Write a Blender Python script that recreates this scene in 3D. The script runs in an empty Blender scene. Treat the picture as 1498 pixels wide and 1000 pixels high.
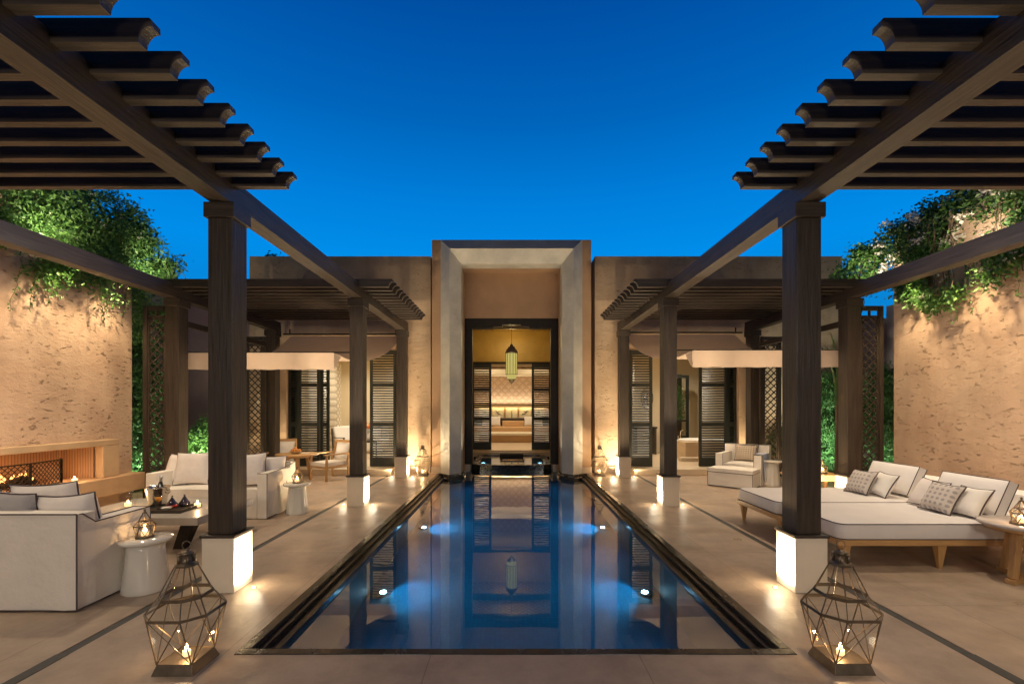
import bpy, math, random
from mathutils import Vector, Matrix, Euler, noise
random.seed(7)
R = math.radians
scene = bpy.context.scene
COL = scene.collection

# ------------------------------------------------------------------ mesh builder
class MB:
    def __init__(s): s.v=[]; s.f=[]; s.sm=[]
    def add(s, vs, fs, smooth=False):
        o=len(s.v); s.v += [tuple(p) for p in vs]
        for f in fs: s.f.append([i+o for i in f]); s.sm.append(smooth)
        return s
    def box(s,x0,x1,y0,y1,z0,z1):
        if x1<x0: x0,x1=x1,x0
        if y1<y0: y0,y1=y1,y0
        if z1<z0: z0,z1=z1,z0
        return s.add([(x0,y0,z0),(x1,y0,z0),(x1,y1,z0),(x0,y1,z0),(x0,y0,z1),(x1,y0,z1),(x1,y1,z1),(x0,y1,z1)],
            [(0,3,2,1),(4,5,6,7),(0,1,5,4),(1,2,6,5),(2,3,7,6),(3,0,4,7)])
    def hexa(s,b,t):   # bottom 4 pts ccw, top 4 pts ccw
        return s.add(list(b)+list(t),[(0,3,2,1),(4,5,6,7),(0,1,5,4),(1,2,6,5),(2,3,7,6),(3,0,4,7)])
    def bar(s,p0,p1,w,h=None,up=(0,0,1)):
        h=h or w; p0=Vector(p0); p1=Vector(p1); d=(p1-p0).normalized(); u=Vector(up)
        if abs(d.dot(u))>.98: u=Vector((0,1,0))
        a=d.cross(u).normalized(); b=a.cross(d).normalized(); a*=w/2; b*=h/2
        return s.hexa([p0-a-b,p0+a-b,p0+a+b,p0-a+b],[p1-a-b,p1+a-b,p1+a+b,p1-a+b])
    def prism(s,poly,axis,a0,a1,smooth=False):
        # poly: 2d points; axis 'x': poly=(y,z); 'y': poly=(x,z); 'z': poly=(x,y)
        def P(p,a):
            return {'x':(a,p[0],p[1]),'y':(p[0],a,p[1]),'z':(p[0],p[1],a)}[axis]
        n=len(poly); vs=[P(p,a0) for p in poly]+[P(p,a1) for p in poly]
        fs=[tuple(range(n)),tuple(reversed(range(n,2*n)))]+[(i,n+i,n+(i+1)%n,(i+1)%n) for i in range(n)]
        return s.add(vs,fs,smooth)
    def lathe(s,prof,n=32,c=(0,0),flute=0,nf=0):
        vs=[];fs=[]; m=len(prof)
        for i in range(n):
            a=2*math.pi*i/n
            for r,z in prof:
                rr=r*(1+flute*math.cos(nf*a)) if flute else r
                vs.append((c[0]+rr*math.cos(a),c[1]+rr*math.sin(a),z))
        for i in range(n):
            j=(i+1)%n
            for k in range(m-1): fs.append((i*m+k,j*m+k,j*m+k+1,i*m+k+1))
        s.add(vs,fs,True)
        o=len(s.v)-len(vs)
        for k in (0,m-1):
            if prof[k][0]>1e-4:
                s.f.append([o+i*m+k for i in (range(n) if k else reversed(range(n)))]); s.sm.append(False)
        return s
    def tube(s,pts,r,n=6,closed=False):
        pts=[Vector(p) for p in pts]; L=len(pts); vs=[];fs=[]
        prev=None
        for i,p in enumerate(pts):
            if closed: d=pts[(i+1)%L]-pts[i-1]
            else: d=pts[min(i+1,L-1)]-pts[max(i-1,0)]
            d.normalize()
            if prev is None:
                a=d.orthogonal().normalized()
            else:
                a=prev-d*prev.dot(d)
                if a.length<1e-5: a=d.orthogonal()
                a.normalize()
            prev=a; b=d.cross(a)
            rr=r[i] if isinstance(r,(list,tuple)) else r
            for k in range(n):
                t=2*math.pi*k/n; vs.append(p+a*(rr*math.cos(t))+b*(rr*math.sin(t)))
        for i in range(L if closed else L-1):
            j=(i+1)%L
            for k in range(n): fs.append((i*n+k,j*n+k,j*n+(k+1)%n,i*n+(k+1)%n))
        if not closed: fs.append(tuple(reversed(range(n)))); fs.append(tuple(range((L-1)*n,L*n)))
        return s.add(vs,fs,True)
    def grid(s,fn,nu,nv,smooth=True,flip=False):
        vs=[fn(i/nu,j/nv) for i in range(nu+1) for j in range(nv+1)]
        fs=[]
        for i in range(nu):
            for j in range(nv):
                q=(i*(nv+1)+j,(i+1)*(nv+1)+j,(i+1)*(nv+1)+j+1,i*(nv+1)+j+1)
                fs.append(tuple(reversed(q)) if flip else q)
        return s.add(vs,fs,smooth)
    def ball(s,c,r,n=10,sz=1):
        prof=[(max(r*math.sin(math.pi*k/n),0.0),c[2]-sz*r*math.cos(math.pi*k/n)) for k in range(n+1)]
        return s.lathe(prof,n+4,(c[0],c[1]))
    def xf(s,M):
        s.v=[tuple(M@Vector(p)) for p in s.v]; return s

def link(name,mb,mat,parent=None,bevel=0,loc=None):
    me=bpy.data.meshes.new(name); me.from_pydata(mb.v,[],mb.f); me.validate(); me.update()
    me.polygons.foreach_set('use_smooth',(mb.sm+[False]*len(me.polygons))[:len(me.polygons)])
    o=bpy.data.objects.new(name,me); COL.objects.link(o)
    me.materials.append(mat)
    if parent: o.parent=parent
    if loc: o.location=loc
    if bevel:
        b=o.modifiers.new('bevel','BEVEL'); b.width=bevel; b.segments=2; b.limit_method='ANGLE'; b.angle_limit=R(50); b.harden_normals=False
    return o
def tag(o,label=None,cat=None,group=None,kind=None):
    if label: o['label']=label
    if cat: o['category']=cat
    if group: o['group']=group
    if kind: o['kind']=kind
    return o
def thing(name,label,cat,loc=(0,0,0),rz=0,group=None):
    o=bpy.data.objects.new(name,None); COL.objects.link(o); o.location=loc; o.rotation_euler=(0,0,rz); o.empty_display_size=.1
    return tag(o,label,cat,group)
def struct(name,mb,mat,bevel=0): return tag(link(name,mb,mat,None,bevel),kind='structure')
def kids(o): return [c for c in bpy.data.objects if c.parent==o]
def dup(o,parent=None,loc=None,rz=None,label=None,group=None):
    c=o.copy(); COL.objects.link(c); c.parent=parent
    if parent: c.matrix_parent_inverse=o.matrix_parent_inverse.copy()
    if loc is not None: c.location=loc
    if rz is not None: c.rotation_euler=(0,0,rz)
    if label: c['label']=label
    if group: c['group']=group
    for k in kids(o): dup(k,c)
    return c

# ------------------------------------------------------------------ materials
def mat(name,col,rough=.6,metal=0,spec=None,var=0,vscale=3,vstretch=(1,1,1),bump=0,bscale=40,bstretch=(1,1,1),rvar=0,emit=None,estr=0,coat=0,col2=None,trans=0,sheen=0):
    m=bpy.data.materials.new(name); m.use_nodes=True; nt=m.node_tree; N=nt.nodes; L=nt.links
    b=N['Principled BSDF']; b.inputs['Base Color'].default_value=(*col,1); b.inputs['Roughness'].default_value=rough; b.inputs['Metallic'].default_value=metal
    if spec is not None: b.inputs['Specular IOR Level'].default_value=spec
    if coat: b.inputs['Coat Weight'].default_value=coat; b.inputs['Coat Roughness'].default_value=.08
    if sheen: b.inputs['Sheen Weight'].default_value=sheen
    if trans: b.inputs['Transmission Weight'].default_value=trans
    if emit: b.inputs['Emission Color'].default_value=(*emit,1); b.inputs['Emission Strength'].default_value=estr
    tc=N.new('ShaderNodeTexCoord')
    def nz(scale,st,detail=6,rgh=.6):
        mp=N.new('ShaderNodeMapping'); mp.inputs['Scale'].default_value=st; L.new(tc.outputs['Object'],mp.inputs[0])
        n=N.new('ShaderNodeTexNoise'); n.inputs['Scale'].default_value=scale; n.inputs['Detail'].default_value=detail; n.inputs['Roughness'].default_value=rgh
        L.new(mp.outputs[0],n.inputs['Vector']); return n
    if var:
        n=nz(vscale,vstretch); rp=N.new('ShaderNodeValToRGB'); L.new(n.outputs['Fac'],rp.inputs[0])
        rp.color_ramp.elements[0].position=.3; rp.color_ramp.elements[1].position=.7
        c2=col2 or tuple(min(c*(1+var),1) for c in col); c1=tuple(c*(1-var) for c in col)
        rp.color_ramp.elements[0].color=(*c1,1); rp.color_ramp.elements[1].color=(*c2,1)
        L.new(rp.outputs[0],b.inputs['Base Color'])
    if rvar:
        n=nz(vscale*1.7,vstretch); mr=N.new('ShaderNodeMapRange'); mr.inputs[3].default_value=max(rough-rvar,.02); mr.inputs[4].default_value=rough+rvar
        mr.inputs[1].default_value=.3; mr.inputs[2].default_value=.7
        L.new(n.outputs['Fac'],mr.inputs[0]); L.new(mr.outputs[0],b.inputs['Roughness'])
    if bump:
        n=nz(bscale,bstretch); bp=N.new('ShaderNodeBump'); bp.inputs['Strength'].default_value=1; bp.inputs['Distance'].default_value=bump
        L.new(n.outputs['Fac'],bp.inputs['Height']); L.new(bp.outputs[0],b.inputs['Normal'])
    return m

def plaster(name,c1,c2,pit=1.0,fine=.004):
    """earth plaster with soft clouds, fine grain and horizontal torn pits"""
    m=bpy.data.materials.new(name); m.use_nodes=True; nt=m.node_tree; N=nt.nodes; L=nt.links; b=N['Principled BSDF']
    b.inputs['Roughness'].default_value=.85
    tc=N.new('ShaderNodeTexCoord')
    def nz(scale,st=(1,1,1),detail=6,rg=.6):
        mp=N.new('ShaderNodeMapping'); mp.inputs['Scale'].default_value=st; L.new(tc.outputs['Object'],mp.inputs[0])
        n=N.new('ShaderNodeTexNoise'); n.inputs['Scale'].default_value=scale; n.inputs['Detail'].default_value=detail; n.inputs['Roughness'].default_value=rg
        L.new(mp.outputs[0],n.inputs['Vector']); return n.outputs['Fac']
    def ramp(src,p0,p1,a=(0,0,0),c=(1,1,1)):
        r=N.new('ShaderNodeValToRGB'); L.new(src,r.inputs[0]); r.color_ramp.elements[0].position=p0; r.color_ramp.elements[1].position=p1
        r.color_ramp.elements[0].color=(*a,1); r.color_ramp.elements[1].color=(*c,1); return r.outputs[0]
    def math_(op,x,y):
        k=N.new('ShaderNodeMath'); k.operation=op
        for i,q in enumerate((x,y)):
            if isinstance(q,(int,float)): k.inputs[i].default_value=q
            else: L.new(q,k.inputs[i])
        return k.outputs[0]
    base=ramp(nz(.9,(1,1,1.6),5),.32,.68,c1,c2)
    stain=ramp(nz(2.2,(1,1,.22),5,.65),.34,.62,(.84,.82,.80),(1,1,1)); patch=ramp(nz(.55,(1,1,1),4,.7),.40,.60,(.90,.89,.88),(1.04,1.03,1.02))
    for q in (stain,patch):
        mm=N.new('ShaderNodeMix'); mm.data_type='RGBA'; mm.blend_type='MULTIPLY'; mm.inputs['Factor'].default_value=1; L.new(base,mm.inputs['A']); L.new(q,mm.inputs['B']); base=mm.outputs['Result']
    pits=ramp(nz(14,(.6,.6,1.7),6,.7),.595,.65)
    zone=ramp(nz(1.9,(1,1,1),3),.42,.55)
    p=math_('MULTIPLY',pits,zone)
    mx=N.new('ShaderNodeMix'); mx.data_type='RGBA'; L.new(math_('MULTIPLY',p,.5*pit),mx.inputs['Factor'])
    L.new(base,mx.inputs['A']); mx.inputs['B'].default_value=(c1[0]*.4,c1[1]*.36,c1[2]*.33,1)  # shade inside the pits is put into the colour
    L.new(mx.outputs['Result'],b.inputs['Base Color'])
    h=math_('SUBTRACT',math_('MULTIPLY',nz(26,(1,1,1.4),7,.7),fine*2.6),math_('MULTIPLY',p,.035*pit))
    h=math_('ADD',h,math_('MULTIPLY',nz(3.5,(1,1,2),4),.02))
    bp=N.new('ShaderNodeBump'); bp.inputs['Distance'].default_value=1; bp.inputs['Strength'].default_value=.9
    L.new(h,bp.inputs['Height']); L.new(bp.outputs[0],b.inputs['Normal'])
    return m

def foliage(name,ca,cb,rough=.5):
    m=bpy.data.materials.new(name); m.use_nodes=True; nt=m.node_tree; N=nt.nodes; L=nt.links; b=N['Principled BSDF']
    g=N.new('ShaderNodeNewGeometry'); r=N.new('ShaderNodeValToRGB'); L.new(g.outputs['Random Per Island'],r.inputs[0])
    r.color_ramp.elements[0].color=(*ca,1); r.color_ramp.elements[1].color=(*cb,1)
    L.new(r.outputs[0],b.inputs['Base Color']); b.inputs['Roughness'].default_value=rough
    t=N.new('ShaderNodeBsdfTranslucent'); L.new(r.outputs[0],t.inputs[0])
    mx=N.new('ShaderNodeMixShader'); mx.inputs[0].default_value=.25
    L.new(b.outputs[0],mx.inputs[1]); L.new(t.outputs[0],mx.inputs[2]); L.new(mx.outputs[0],N['Material Output'].inputs[0])
    return m

def glassy(name,tint=(1,1,1),refl=.9):
    m=bpy.data.materials.new(name); m.use_nodes=True; nt=m.node_tree; N=nt.nodes; L=nt.links
    N.remove(N['Principled BSDF'])
    t=N.new('ShaderNodeBsdfTransparent'); t.inputs[0].default_value=(*tint,1)
    g=N.new('ShaderNodeBsdfGlossy'); g.inputs['Roughness'].default_value=.03; g.inputs[0].default_value=(refl,refl,refl,1)
    lw=N.new('ShaderNodeLayerWeight'); lw.inputs[0].default_value=.5
    p=N.new('ShaderNodeMath'); p.operation='POWER'; p.inputs[1].default_value=4; L.new(lw.outputs['Facing'],p.inputs[0])
    f=N.new('ShaderNodeMath'); f.operation='MULTIPLY_ADD'; f.inputs[1].default_value=.6; f.inputs[2].default_value=.04; L.new(p.outputs[0],f.inputs[0])
    mx=N.new('ShaderNodeMixShader'); L.new(f.outputs[0],mx.inputs[0]); L.new(t.outputs[0],mx.inputs[1]); L.new(g.outputs[0],mx.inputs[2])
    L.new(mx.outputs[0],N['Material Output'].inputs[0]); return m

def emis(name,col,s):
    m=bpy.data.materials.new(name); m.use_nodes=True; N=m.node_tree.nodes; N.remove(N['Principled BSDF'])
    e=N.new('ShaderNodeEmission'); e.inputs[0].default_value=(*col,1); e.inputs[1].default_value=s
    m.node_tree.links.new(e.outputs[0],N['Material Output'].inputs[0]); return m

def grid_tiles(name,ca,cb,scale,mortar,rough=.15,msize=.06):
    m=bpy.data.materials.new(name); m.use_nodes=True; nt=m.node_tree; N=nt.nodes; L=nt.links; b=N['Principled BSDF']
    tc=N.new('ShaderNodeTexCoord'); mp=N.new('ShaderNodeMapping'); L.new(tc.outputs['Object'],mp.inputs[0]); mp.inputs['Scale'].default_value=(scale,)*3
    # cell grid from all three axes
    sep=N.new('ShaderNodeSeparateXYZ'); L.new(mp.outputs[0],sep.inputs[0]); acc=None
    g=N.new('ShaderNodeNewGeometry'); sn=N.new('ShaderNodeSeparateXYZ'); L.new(g.outputs['Normal'],sn.inputs[0])
    for i in range(3):
        def M(op,x,y=None):
            k=N.new('ShaderNodeMath'); k.operation=op
            for j,q in enumerate((x,y)):
                if q is None: continue
                if isinstance(q,(int,float)): k.inputs[j].default_value=q
                else: L.new(q,k.inputs[j])
            return k.outputs[0]
        fr=M('FRACT',sep.outputs[i]); d=M('ABSOLUTE',M('SUBTRACT',fr,.5)); edge=M('GREATER_THAN',d,.5-msize)
        ok=M('LESS_THAN',M('ABSOLUTE',sn.outputs[i]),.7)
        e=M('MULTIPLY',edge,ok); acc=e if acc is None else M('MAXIMUM',acc,e)
    fl=N.new('ShaderNodeVectorMath'); fl.operation='FLOOR'; L.new(mp.outputs[0],fl.inputs[0])
    wn=N.new('ShaderNodeTexWhiteNoise'); L.new(fl.outputs[0],wn.inputs[0])
    r=N.new('ShaderNodeValToRGB'); L.new(wn.outputs['Value'],r.inputs[0]); r.color_ramp.elements[0].color=(*ca,1); r.color_ramp.elements[1].color=(*cb,1)
    mx=N.new('ShaderNodeMix'); mx.data_type='RGBA'; L.new(acc,mx.inputs['Factor']); L.new(r.outputs[0],mx.inputs['A']); mx.inputs['B'].default_value=(*mortar,1)
    L.new(mx.outputs['Result'],b.inputs['Base Color']); b.inputs['Roughness'].default_value=rough
    return m

def pattern(name,ca,cb,kind='diamond',scale=8,thr=.5,bump=0,rough=.8,axes=(0,2)):
    m=bpy.data.materials.new(name); m.use_nodes=True; nt=m.node_tree; N=nt.nodes; L=nt.links; b=N['Principled BSDF']
    tc=N.new('ShaderNodeTexCoord'); sep=N.new('ShaderNodeSeparateXYZ'); L.new(tc.outputs['Object'],sep.inputs[0])
    def M(op,x,y=None):
        k=N.new('ShaderNodeMath'); k.operation=op
        for j,q in enumerate((x,y)):
            if q is None: continue
            if isinstance(q,(int,float)): k.inputs[j].default_value=q
            else: L.new(q,k.inputs[j])
        return k.outputs[0]
    u=M('MULTIPLY',sep.outputs[axes[0]],scale); v=M('MULTIPLY',sep.outputs[axes[1]],scale)
    if kind=='diamond':
        a=M('ABSOLUTE',M('SUBTRACT',M('FRACT',M('ADD',u,v)),.5)); c=M('ABSOLUTE',M('SUBTRACT',M('FRACT',M('SUBTRACT',u,v)),.5))
        h=M('MINIMUM',a,c); f=M('LESS_THAN',h,thr)
    elif kind=='stripe':
        h=M('ABSOLUTE',M('SUBTRACT',M('FRACT',u),.5)); f=M('LESS_THAN',h,thr)
    elif kind=='tribal':
        a=M('SINE',M('MULTIPLY',u,6.28)); c=M('SINE',M('MULTIPLY',v,6.28)); d=M('ABSOLUTE',M('MULTIPLY',a,c)); h=d; f=M('GREATER_THAN',d,thr)
    mx=N.new('ShaderNodeMix'); mx.data_type='RGBA'; L.new(f,mx.inputs['Factor']); mx.inputs['A'].default_value=(*ca,1); mx.inputs['B'].default_value=(*cb,1)
    L.new(mx.outputs['Result'],b.inputs['Base Color']); b.inputs['Roughness'].default_value=rough
    if bump:
        bp=N.new('ShaderNodeBump'); bp.inputs['Distance'].default_value=bump; L.new(h,bp.inputs['Height']); L.new(bp.outputs[0],b.inputs['Normal'])
    return m

def wood(name,c,var,axis,rough=.45,bump=.0015):
    st={'x':(.8,14,14),'y':(14,.8,14),'z':(14,14,.8)}[axis]
    return mat(name,c,rough,var=var,vscale=2.6,vstretch=st,bump=bump,bscale=5,bstretch=st,rvar=.08)

M={}
DW=(.045,.033,.024)
M['dwx']=wood('dark_wood_x',DW,.5,'x',.45,.004); M['dwy']=wood('dark_wood_y',DW,.5,'y',.45,.004); M['dwz']=wood('dark_wood_z',DW,.5,'z',.45,.004)
OAK=(.50,.29,.115)
M['oakx']=wood('teak_x',OAK,.18,'x'); M['oaky']=wood('teak_y',OAK,.18,'y'); M['oakz']=wood('teak_z',OAK,.18,'z')
M['wall']=plaster('earth_wall_plaster',(.54,.365,.255),(.63,.455,.33))
M['wingwall']=plaster('facade_plaster',(.50,.355,.23),(.58,.435,.30),.4,.002)
M['brown']=mat('smooth_brown_plaster',(.42,.26,.15),.75,var=.12,vscale=1.5,bump=.003,bscale=30)
M['mauve']=mat('garden_wall_render',(.36,.27,.26),.85,var=.12,vscale=1.2,bump=.003,bscale=30)
M['pale']=mat('pale_portal_stone',(.50,.48,.43),.5,var=.18,vscale=2.4,bump=.0015,bscale=18,rvar=.1)
M['deck']=mat('polished_concrete',(.45,.335,.225),.40,var=.12,vscale=1.1,bump=.004,bscale=7,rvar=.14)
M['step']=mat('limestone_step',(.56,.45,.32),.5,var=.08,vscale=2,bump=.001,bscale=30)
M['plinth']=mat('cream_plinth_stone',(.78,.69,.55),.55,var=.05,vscale=4,bump=.0008,bscale=60)
M['drain']=mat('dark_drain_stone',(.055,.055,.05),.6,var=.2,vscale=14)
M['coping']=mat('black_slate',(.030,.027,.022),.22,var=.3,vscale=5,vstretch=(1,.3,1),bump=.0008,bscale=22,rvar=.12)
M['overflow']=mat('black_wet_stone',(.008,.007,.006),.3,var=.3,vscale=6)
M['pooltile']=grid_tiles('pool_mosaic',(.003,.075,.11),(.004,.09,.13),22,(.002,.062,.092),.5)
M['pooldark']=grid_tiles('unlit_pool_wall_mosaic',(.001,.002,.003),(.002,.004,.005),22,(.001,.001,.001),.7)  # near black: the shade on the unlit walls is put into the colour
M['spatile']=grid_tiles('dark_mosaic',(.012,.012,.01),(.05,.045,.03),38,(.005,.005,.004),.12)
M['goldsquare']=grid_tiles('gold_squares',(.5,.36,.05),(.75,.6,.12),38,(.02,.015,.005),.2,.12)
M['fabric']=mat('offwhite_linen',(.82,.78,.72),.9,var=.05,vscale=6,bump=.0012,bscale=160,sheen=.2)
M['cover']=mat('slipcover_linen',(.82,.77,.69),.92,var=.04,vscale=3,bump=.02,bscale=3.6)
M['cushion']=mat('cushion_linen',(.76,.70,.66),.9,var=.06,vscale=7,bump=.003,bscale=14)
M['greycush']=mat('grey_cushion_linen',(.38,.36,.37),.9,var=.08,vscale=7,bump=.003,bscale=14)
M['lavender']=mat('daybed_linen',(.78,.74,.71),.92,var=.04,vscale=4,bump=.002,bscale=12)
M['pipe']=mat('dark_piping',(.07,.05,.05),.8)
M['pcush']=pattern('patterned_cushion',(.58,.52,.47),(.34,.31,.30),'tribal',9,.62)
M['tribal']=pattern('geometric_cushion',(.60,.50,.38),(.20,.15,.11),'tribal',11,.66)
M['throw']=pattern('striped_throw',(.62,.64,.72),(.36,.40,.52),'stripe',14,.18)
M['canvas']=mat('tan_canvas',(.60,.46,.345),.9,var=.06,vscale=2,bump=.0006,bscale=200)
_b=M['canvas'].node_tree; _t=_b.nodes.new('ShaderNodeBsdfTranslucent'); _t.inputs[0].default_value=(.6,.42,.28,1)
_m=_b.nodes.new('ShaderNodeMixShader'); _m.inputs[0].default_value=.15
_b.links.new(_b.nodes['Principled BSDF'].outputs[0],_m.inputs[1]); _b.links.new(_t.outputs[0],_m.inputs[2]); _b.links.new(_m.outputs[0],_b.nodes['Material Output'].inputs[0])
M['bronze']=mat('aged_bronze',(.20,.155,.105),.42,metal=.7,var=.3,vscale=12)
M['black']=mat('black_paint',(.022,.017,.012),.55,var=.3,vscale=4,spec=.25)
M['shutter']=mat('dark_green_black_shutter',(.018,.021,.017),.4,var=.25,vscale=4)
M['ceramic']=mat('glazed_white_ceramic',(.74,.70,.62),.14,coat=.6,var=.02,vscale=3)
M['greystone']=mat('table_top_stone',(.42,.38,.33),.35,var=.12,vscale=5)
M['marble']=mat('pale_marble',(.58,.50,.44),.2,var=.12,vscale=6)
M['silver']=mat('silver_metal',(.72,.66,.55),.2,metal=1,bump=.002,bscale=30)
M['glass']=glassy('clear_glass',(.97,.97,.96))
M['glasspane']=glassy('lantern_glass',(.97,.97,.95),.8)
M['leaf']=foliage('vine_leaves',(.035,.12,.025),(.16,.32,.07))
M['leaf2']=foliage('bamboo_leaves',(.03,.12,.035),(.12,.30,.09))
M['leafd']=foliage('dark_leaves',(.02,.07,.02),(.08,.15,.03))
M['petal']=foliage('white_petals',(.62,.56,.46),(.85,.80,.72),.7)
M['bark']=mat('bark',(.13,.09,.06),.9,var=.3,vscale=10,bump=.01,bscale=20)
M['soil']=mat('garden_soil',(.12,.085,.055),.95,var=.3,vscale=5,bump=.02,bscale=10)
M['ground']=mat('dry_ground',(.16,.12,.08),.95,var=.2,vscale=.3)
M['candle']=mat('candle_wax',(.8,.72,.55),.5,emit=(1,.62,.28),estr=1.6)
M['flame']=emis('candle_flame',(1,.55,.18),60)
M['cream']=mat('cream_interior_plaster',(.70,.60,.42),.8,var=.05,vscale=1.5,bump=.001,bscale=20)
M['creamfloor']=mat('cream_floor',(.62,.48,.33),.3,var=.06,vscale=2)
M['amber']=mat('ochre_tadelakt',(.50,.33,.08),.45,var=.12,vscale=2)
M['ceilpat']=pattern('carved_ceiling',(.62,.42,.10),(.34,.20,.04),'diamond',5,.14,.02,.6,(0,1))
M['plasterpat']=pattern('carved_plaster',(.58,.43,.31),(.50,.36,.25),'diamond',2.8,.14,.03)
M['screenpat']=pattern('carved_white_panel',(.72,.64,.50),(.50,.43,.32),'diamond',5,.16,.02,.7,(1,2))
M['reed']=pattern('reeded_copper_tiles',(.40,.24,.13),(.24,.13,.07),'stripe',24,.14,.01,.5,(0,2))
M['reedy']=pattern('reeded_copper_tiles_back',(.40,.24,.13),(.24,.13,.07),'stripe',24,.14,.01,.5,(1,2))
M['orange']=mat('orange_fruit',(.62,.25,.05),.45,var=.2,vscale=20,bump=.001,bscale=200)
M['flower']=mat('orange_flower',(.75,.25,.07),.6)
M['terracotta']=mat('pale_wood_bowl',(.5,.34,.16),.5)
M['ruby']=mat('ruby_glaze',(.30,.015,.02),.12,coat=1)
M['smoked']=mat('smoked_glass',(.02,.018,.03),.08,coat=1)
M['drink']=mat('amber_drink',(.75,.32,.03),.1,coat=1)
M['bottle']=mat('green_bottle_glass',(.012,.018,.01),.08,coat=1)
M['foil']=mat('pale_foil',(.62,.60,.58),.35,metal=.6)
M['paper']=mat('cream_canvas_art',(.62,.55,.38),.8,var=.05,vscale=6)
M['ink']=mat('dark_brush_ink',(.10,.09,.07),.8)
M['sofatan']=mat('tan_upholstery',(.60,.38,.19),.85,var=.04,vscale=3,bump=.002,bscale=50)
M['white']=mat('white_linen',(.78,.74,.68),.9,var=.03,vscale=3,bump=.002,bscale=20)
M['tubstone']=mat('travertine',(.58,.42,.26),.4,var=.12,vscale=4,vstretch=(.4,.4,3))
M['mirror']=mat('mirror_glass',(.75,.76,.75),.03,metal=1)
M['hearthstone']=mat('hearth_stone',(.46,.29,.16),.6,var=.15,vscale=2.4,vstretch=(1,1,1.6),bump=.006,bscale=9)
M['mantel']=mat('mantel_stone',(.50,.34,.20),.6,var=.12,vscale=2.4,bump=.004,bscale=12)
M['log']=mat('charred_log',(.03,.02,.015),.9,bump=.01,bscale=20)
M['fire']=emis('fire_flames',(1,.42,.12),3.5)
M['lamp_glass']=emis('pendant_glass',(.72,.60,.17),.75)
M['lamp_glow']=emis('uplight_lens',(1,.86,.62),14)
M['pool_glow']=emis('pool_lamp_lens',(.55,.85,1),45)

def deck_mat():
    m=mat('polished_concrete_slabs',(.50,.385,.285),.40,var=.13,vscale=.9,bump=.005,bscale=6,rvar=.14); nt=m.node_tree; N=nt.nodes; L=nt.links; b=N['Principled BSDF']
    src=b.inputs['Base Color'].links[0].from_socket; tc=[n for n in N if n.type=='TEX_COORD'][0]
    br=N.new('ShaderNodeTexBrick'); br.offset=0; br.inputs['Scale'].default_value=1; br.inputs['Brick Width'].default_value=1.35; br.inputs['Row Height'].default_value=1.35
    br.inputs['Mortar Size'].default_value=  .0032; br.inputs['Color1'].default_value=(.90,.90,.90,1); br.inputs['Color2'].default_value=(1.06,1.04,1.03,1); br.inputs['Mortar'].default_value=(.60,.58,.56,1)
    mp=N.new('ShaderNodeMapping'); mp.inputs['Location'].default_value=(.55,.4,0); L.new(tc.outputs['Object'],mp.inputs[0]); L.new(mp.outputs[0],br.inputs['Vector'])
    n=N.new('ShaderNodeTexNoise'); n.inputs['Scale'].default_value=2.6; n.inputs['Detail'].default_value=8; n.inputs['Roughness'].default_value=.7; L.new(tc.outputs['Object'],n.inputs['Vector'])
    r=N.new('ShaderNodeValToRGB'); r.color_ramp.elements[0].position=.36; r.color_ramp.elements[1].position=.60; r.color_ramp.elements[0].color=(.74,.73,.72,1); r.color_ramp.elements[1].color=(1,1,1,1); L.new(n.outputs['Fac'],r.inputs[0])
    m1=N.new('ShaderNodeMix'); m1.data_type='RGBA'; m1.blend_type='MULTIPLY'; m1.inputs['Factor'].default_value=1; L.new(src,m1.inputs['A']); L.new(br.outputs['Color'],m1.inputs['B'])
    m2=N.new('ShaderNodeMix'); m2.data_type='RGBA'; m2.blend_type='MULTIPLY'; m2.inputs['Factor'].default_value=1; L.new(m1.outputs['Result'],m2.inputs['A']); L.new(r.outputs[0],m2.inputs['B'])
    L.new(m2.outputs['Result'],b.inputs['Base Color']); return m
M['deck']=deck_mat()

# water
def water_mat(name,rough=0.0,bump=.0012,scale=1.6):
    m=bpy.data.materials.new(name); m.use_nodes=True; nt=m.node_tree; N=nt.nodes; L=nt.links; N.remove(N['Principled BSDF'])
    g=N.new('ShaderNodeBsdfRefraction'); g.inputs['IOR'].default_value=1.33; g.inputs['Color'].default_value=(.72,.92,1,1); g.inputs['Roughness'].default_value=rough
    r=N.new('ShaderNodeBsdfGlossy'); r.inputs['Roughness'].default_value=.015; r.inputs[0].default_value=(1,1,1,1)
    f=N.new('ShaderNodeFresnel'); f.inputs[0].default_value=1.62
    mx=N.new('ShaderNodeMixShader')
    tc=N.new('ShaderNodeTexCoord'); mp=N.new('ShaderNodeMapping'); L.new(tc.outputs['Object'],mp.inputs[0]); mp.inputs['Scale'].default_value=(1,.8,1)
    n=N.new('ShaderNodeTexNoise'); n.inputs['Scale'].default_value=scale; n.inputs['Detail'].default_value=3; L.new(mp.outputs[0],n.inputs['Vector'])
    bp=N.new('ShaderNodeBump'); bp.inputs['Distance'].default_value=bump; L.new(n.outputs['Fac'],bp.inputs['Height'])
    for q in (g,r,f): L.new(bp.outputs[0],q.inputs['Normal'])
    L.new(f.outputs[0],mx.inputs[0]); L.new(g.outputs[0],mx.inputs[1]); L.new(r.outputs[0],mx.inputs[2])
    L.new(mx.outputs[0],N['Material Output'].inputs[0]); return m
M['water']=water_mat('pool_water')

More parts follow.
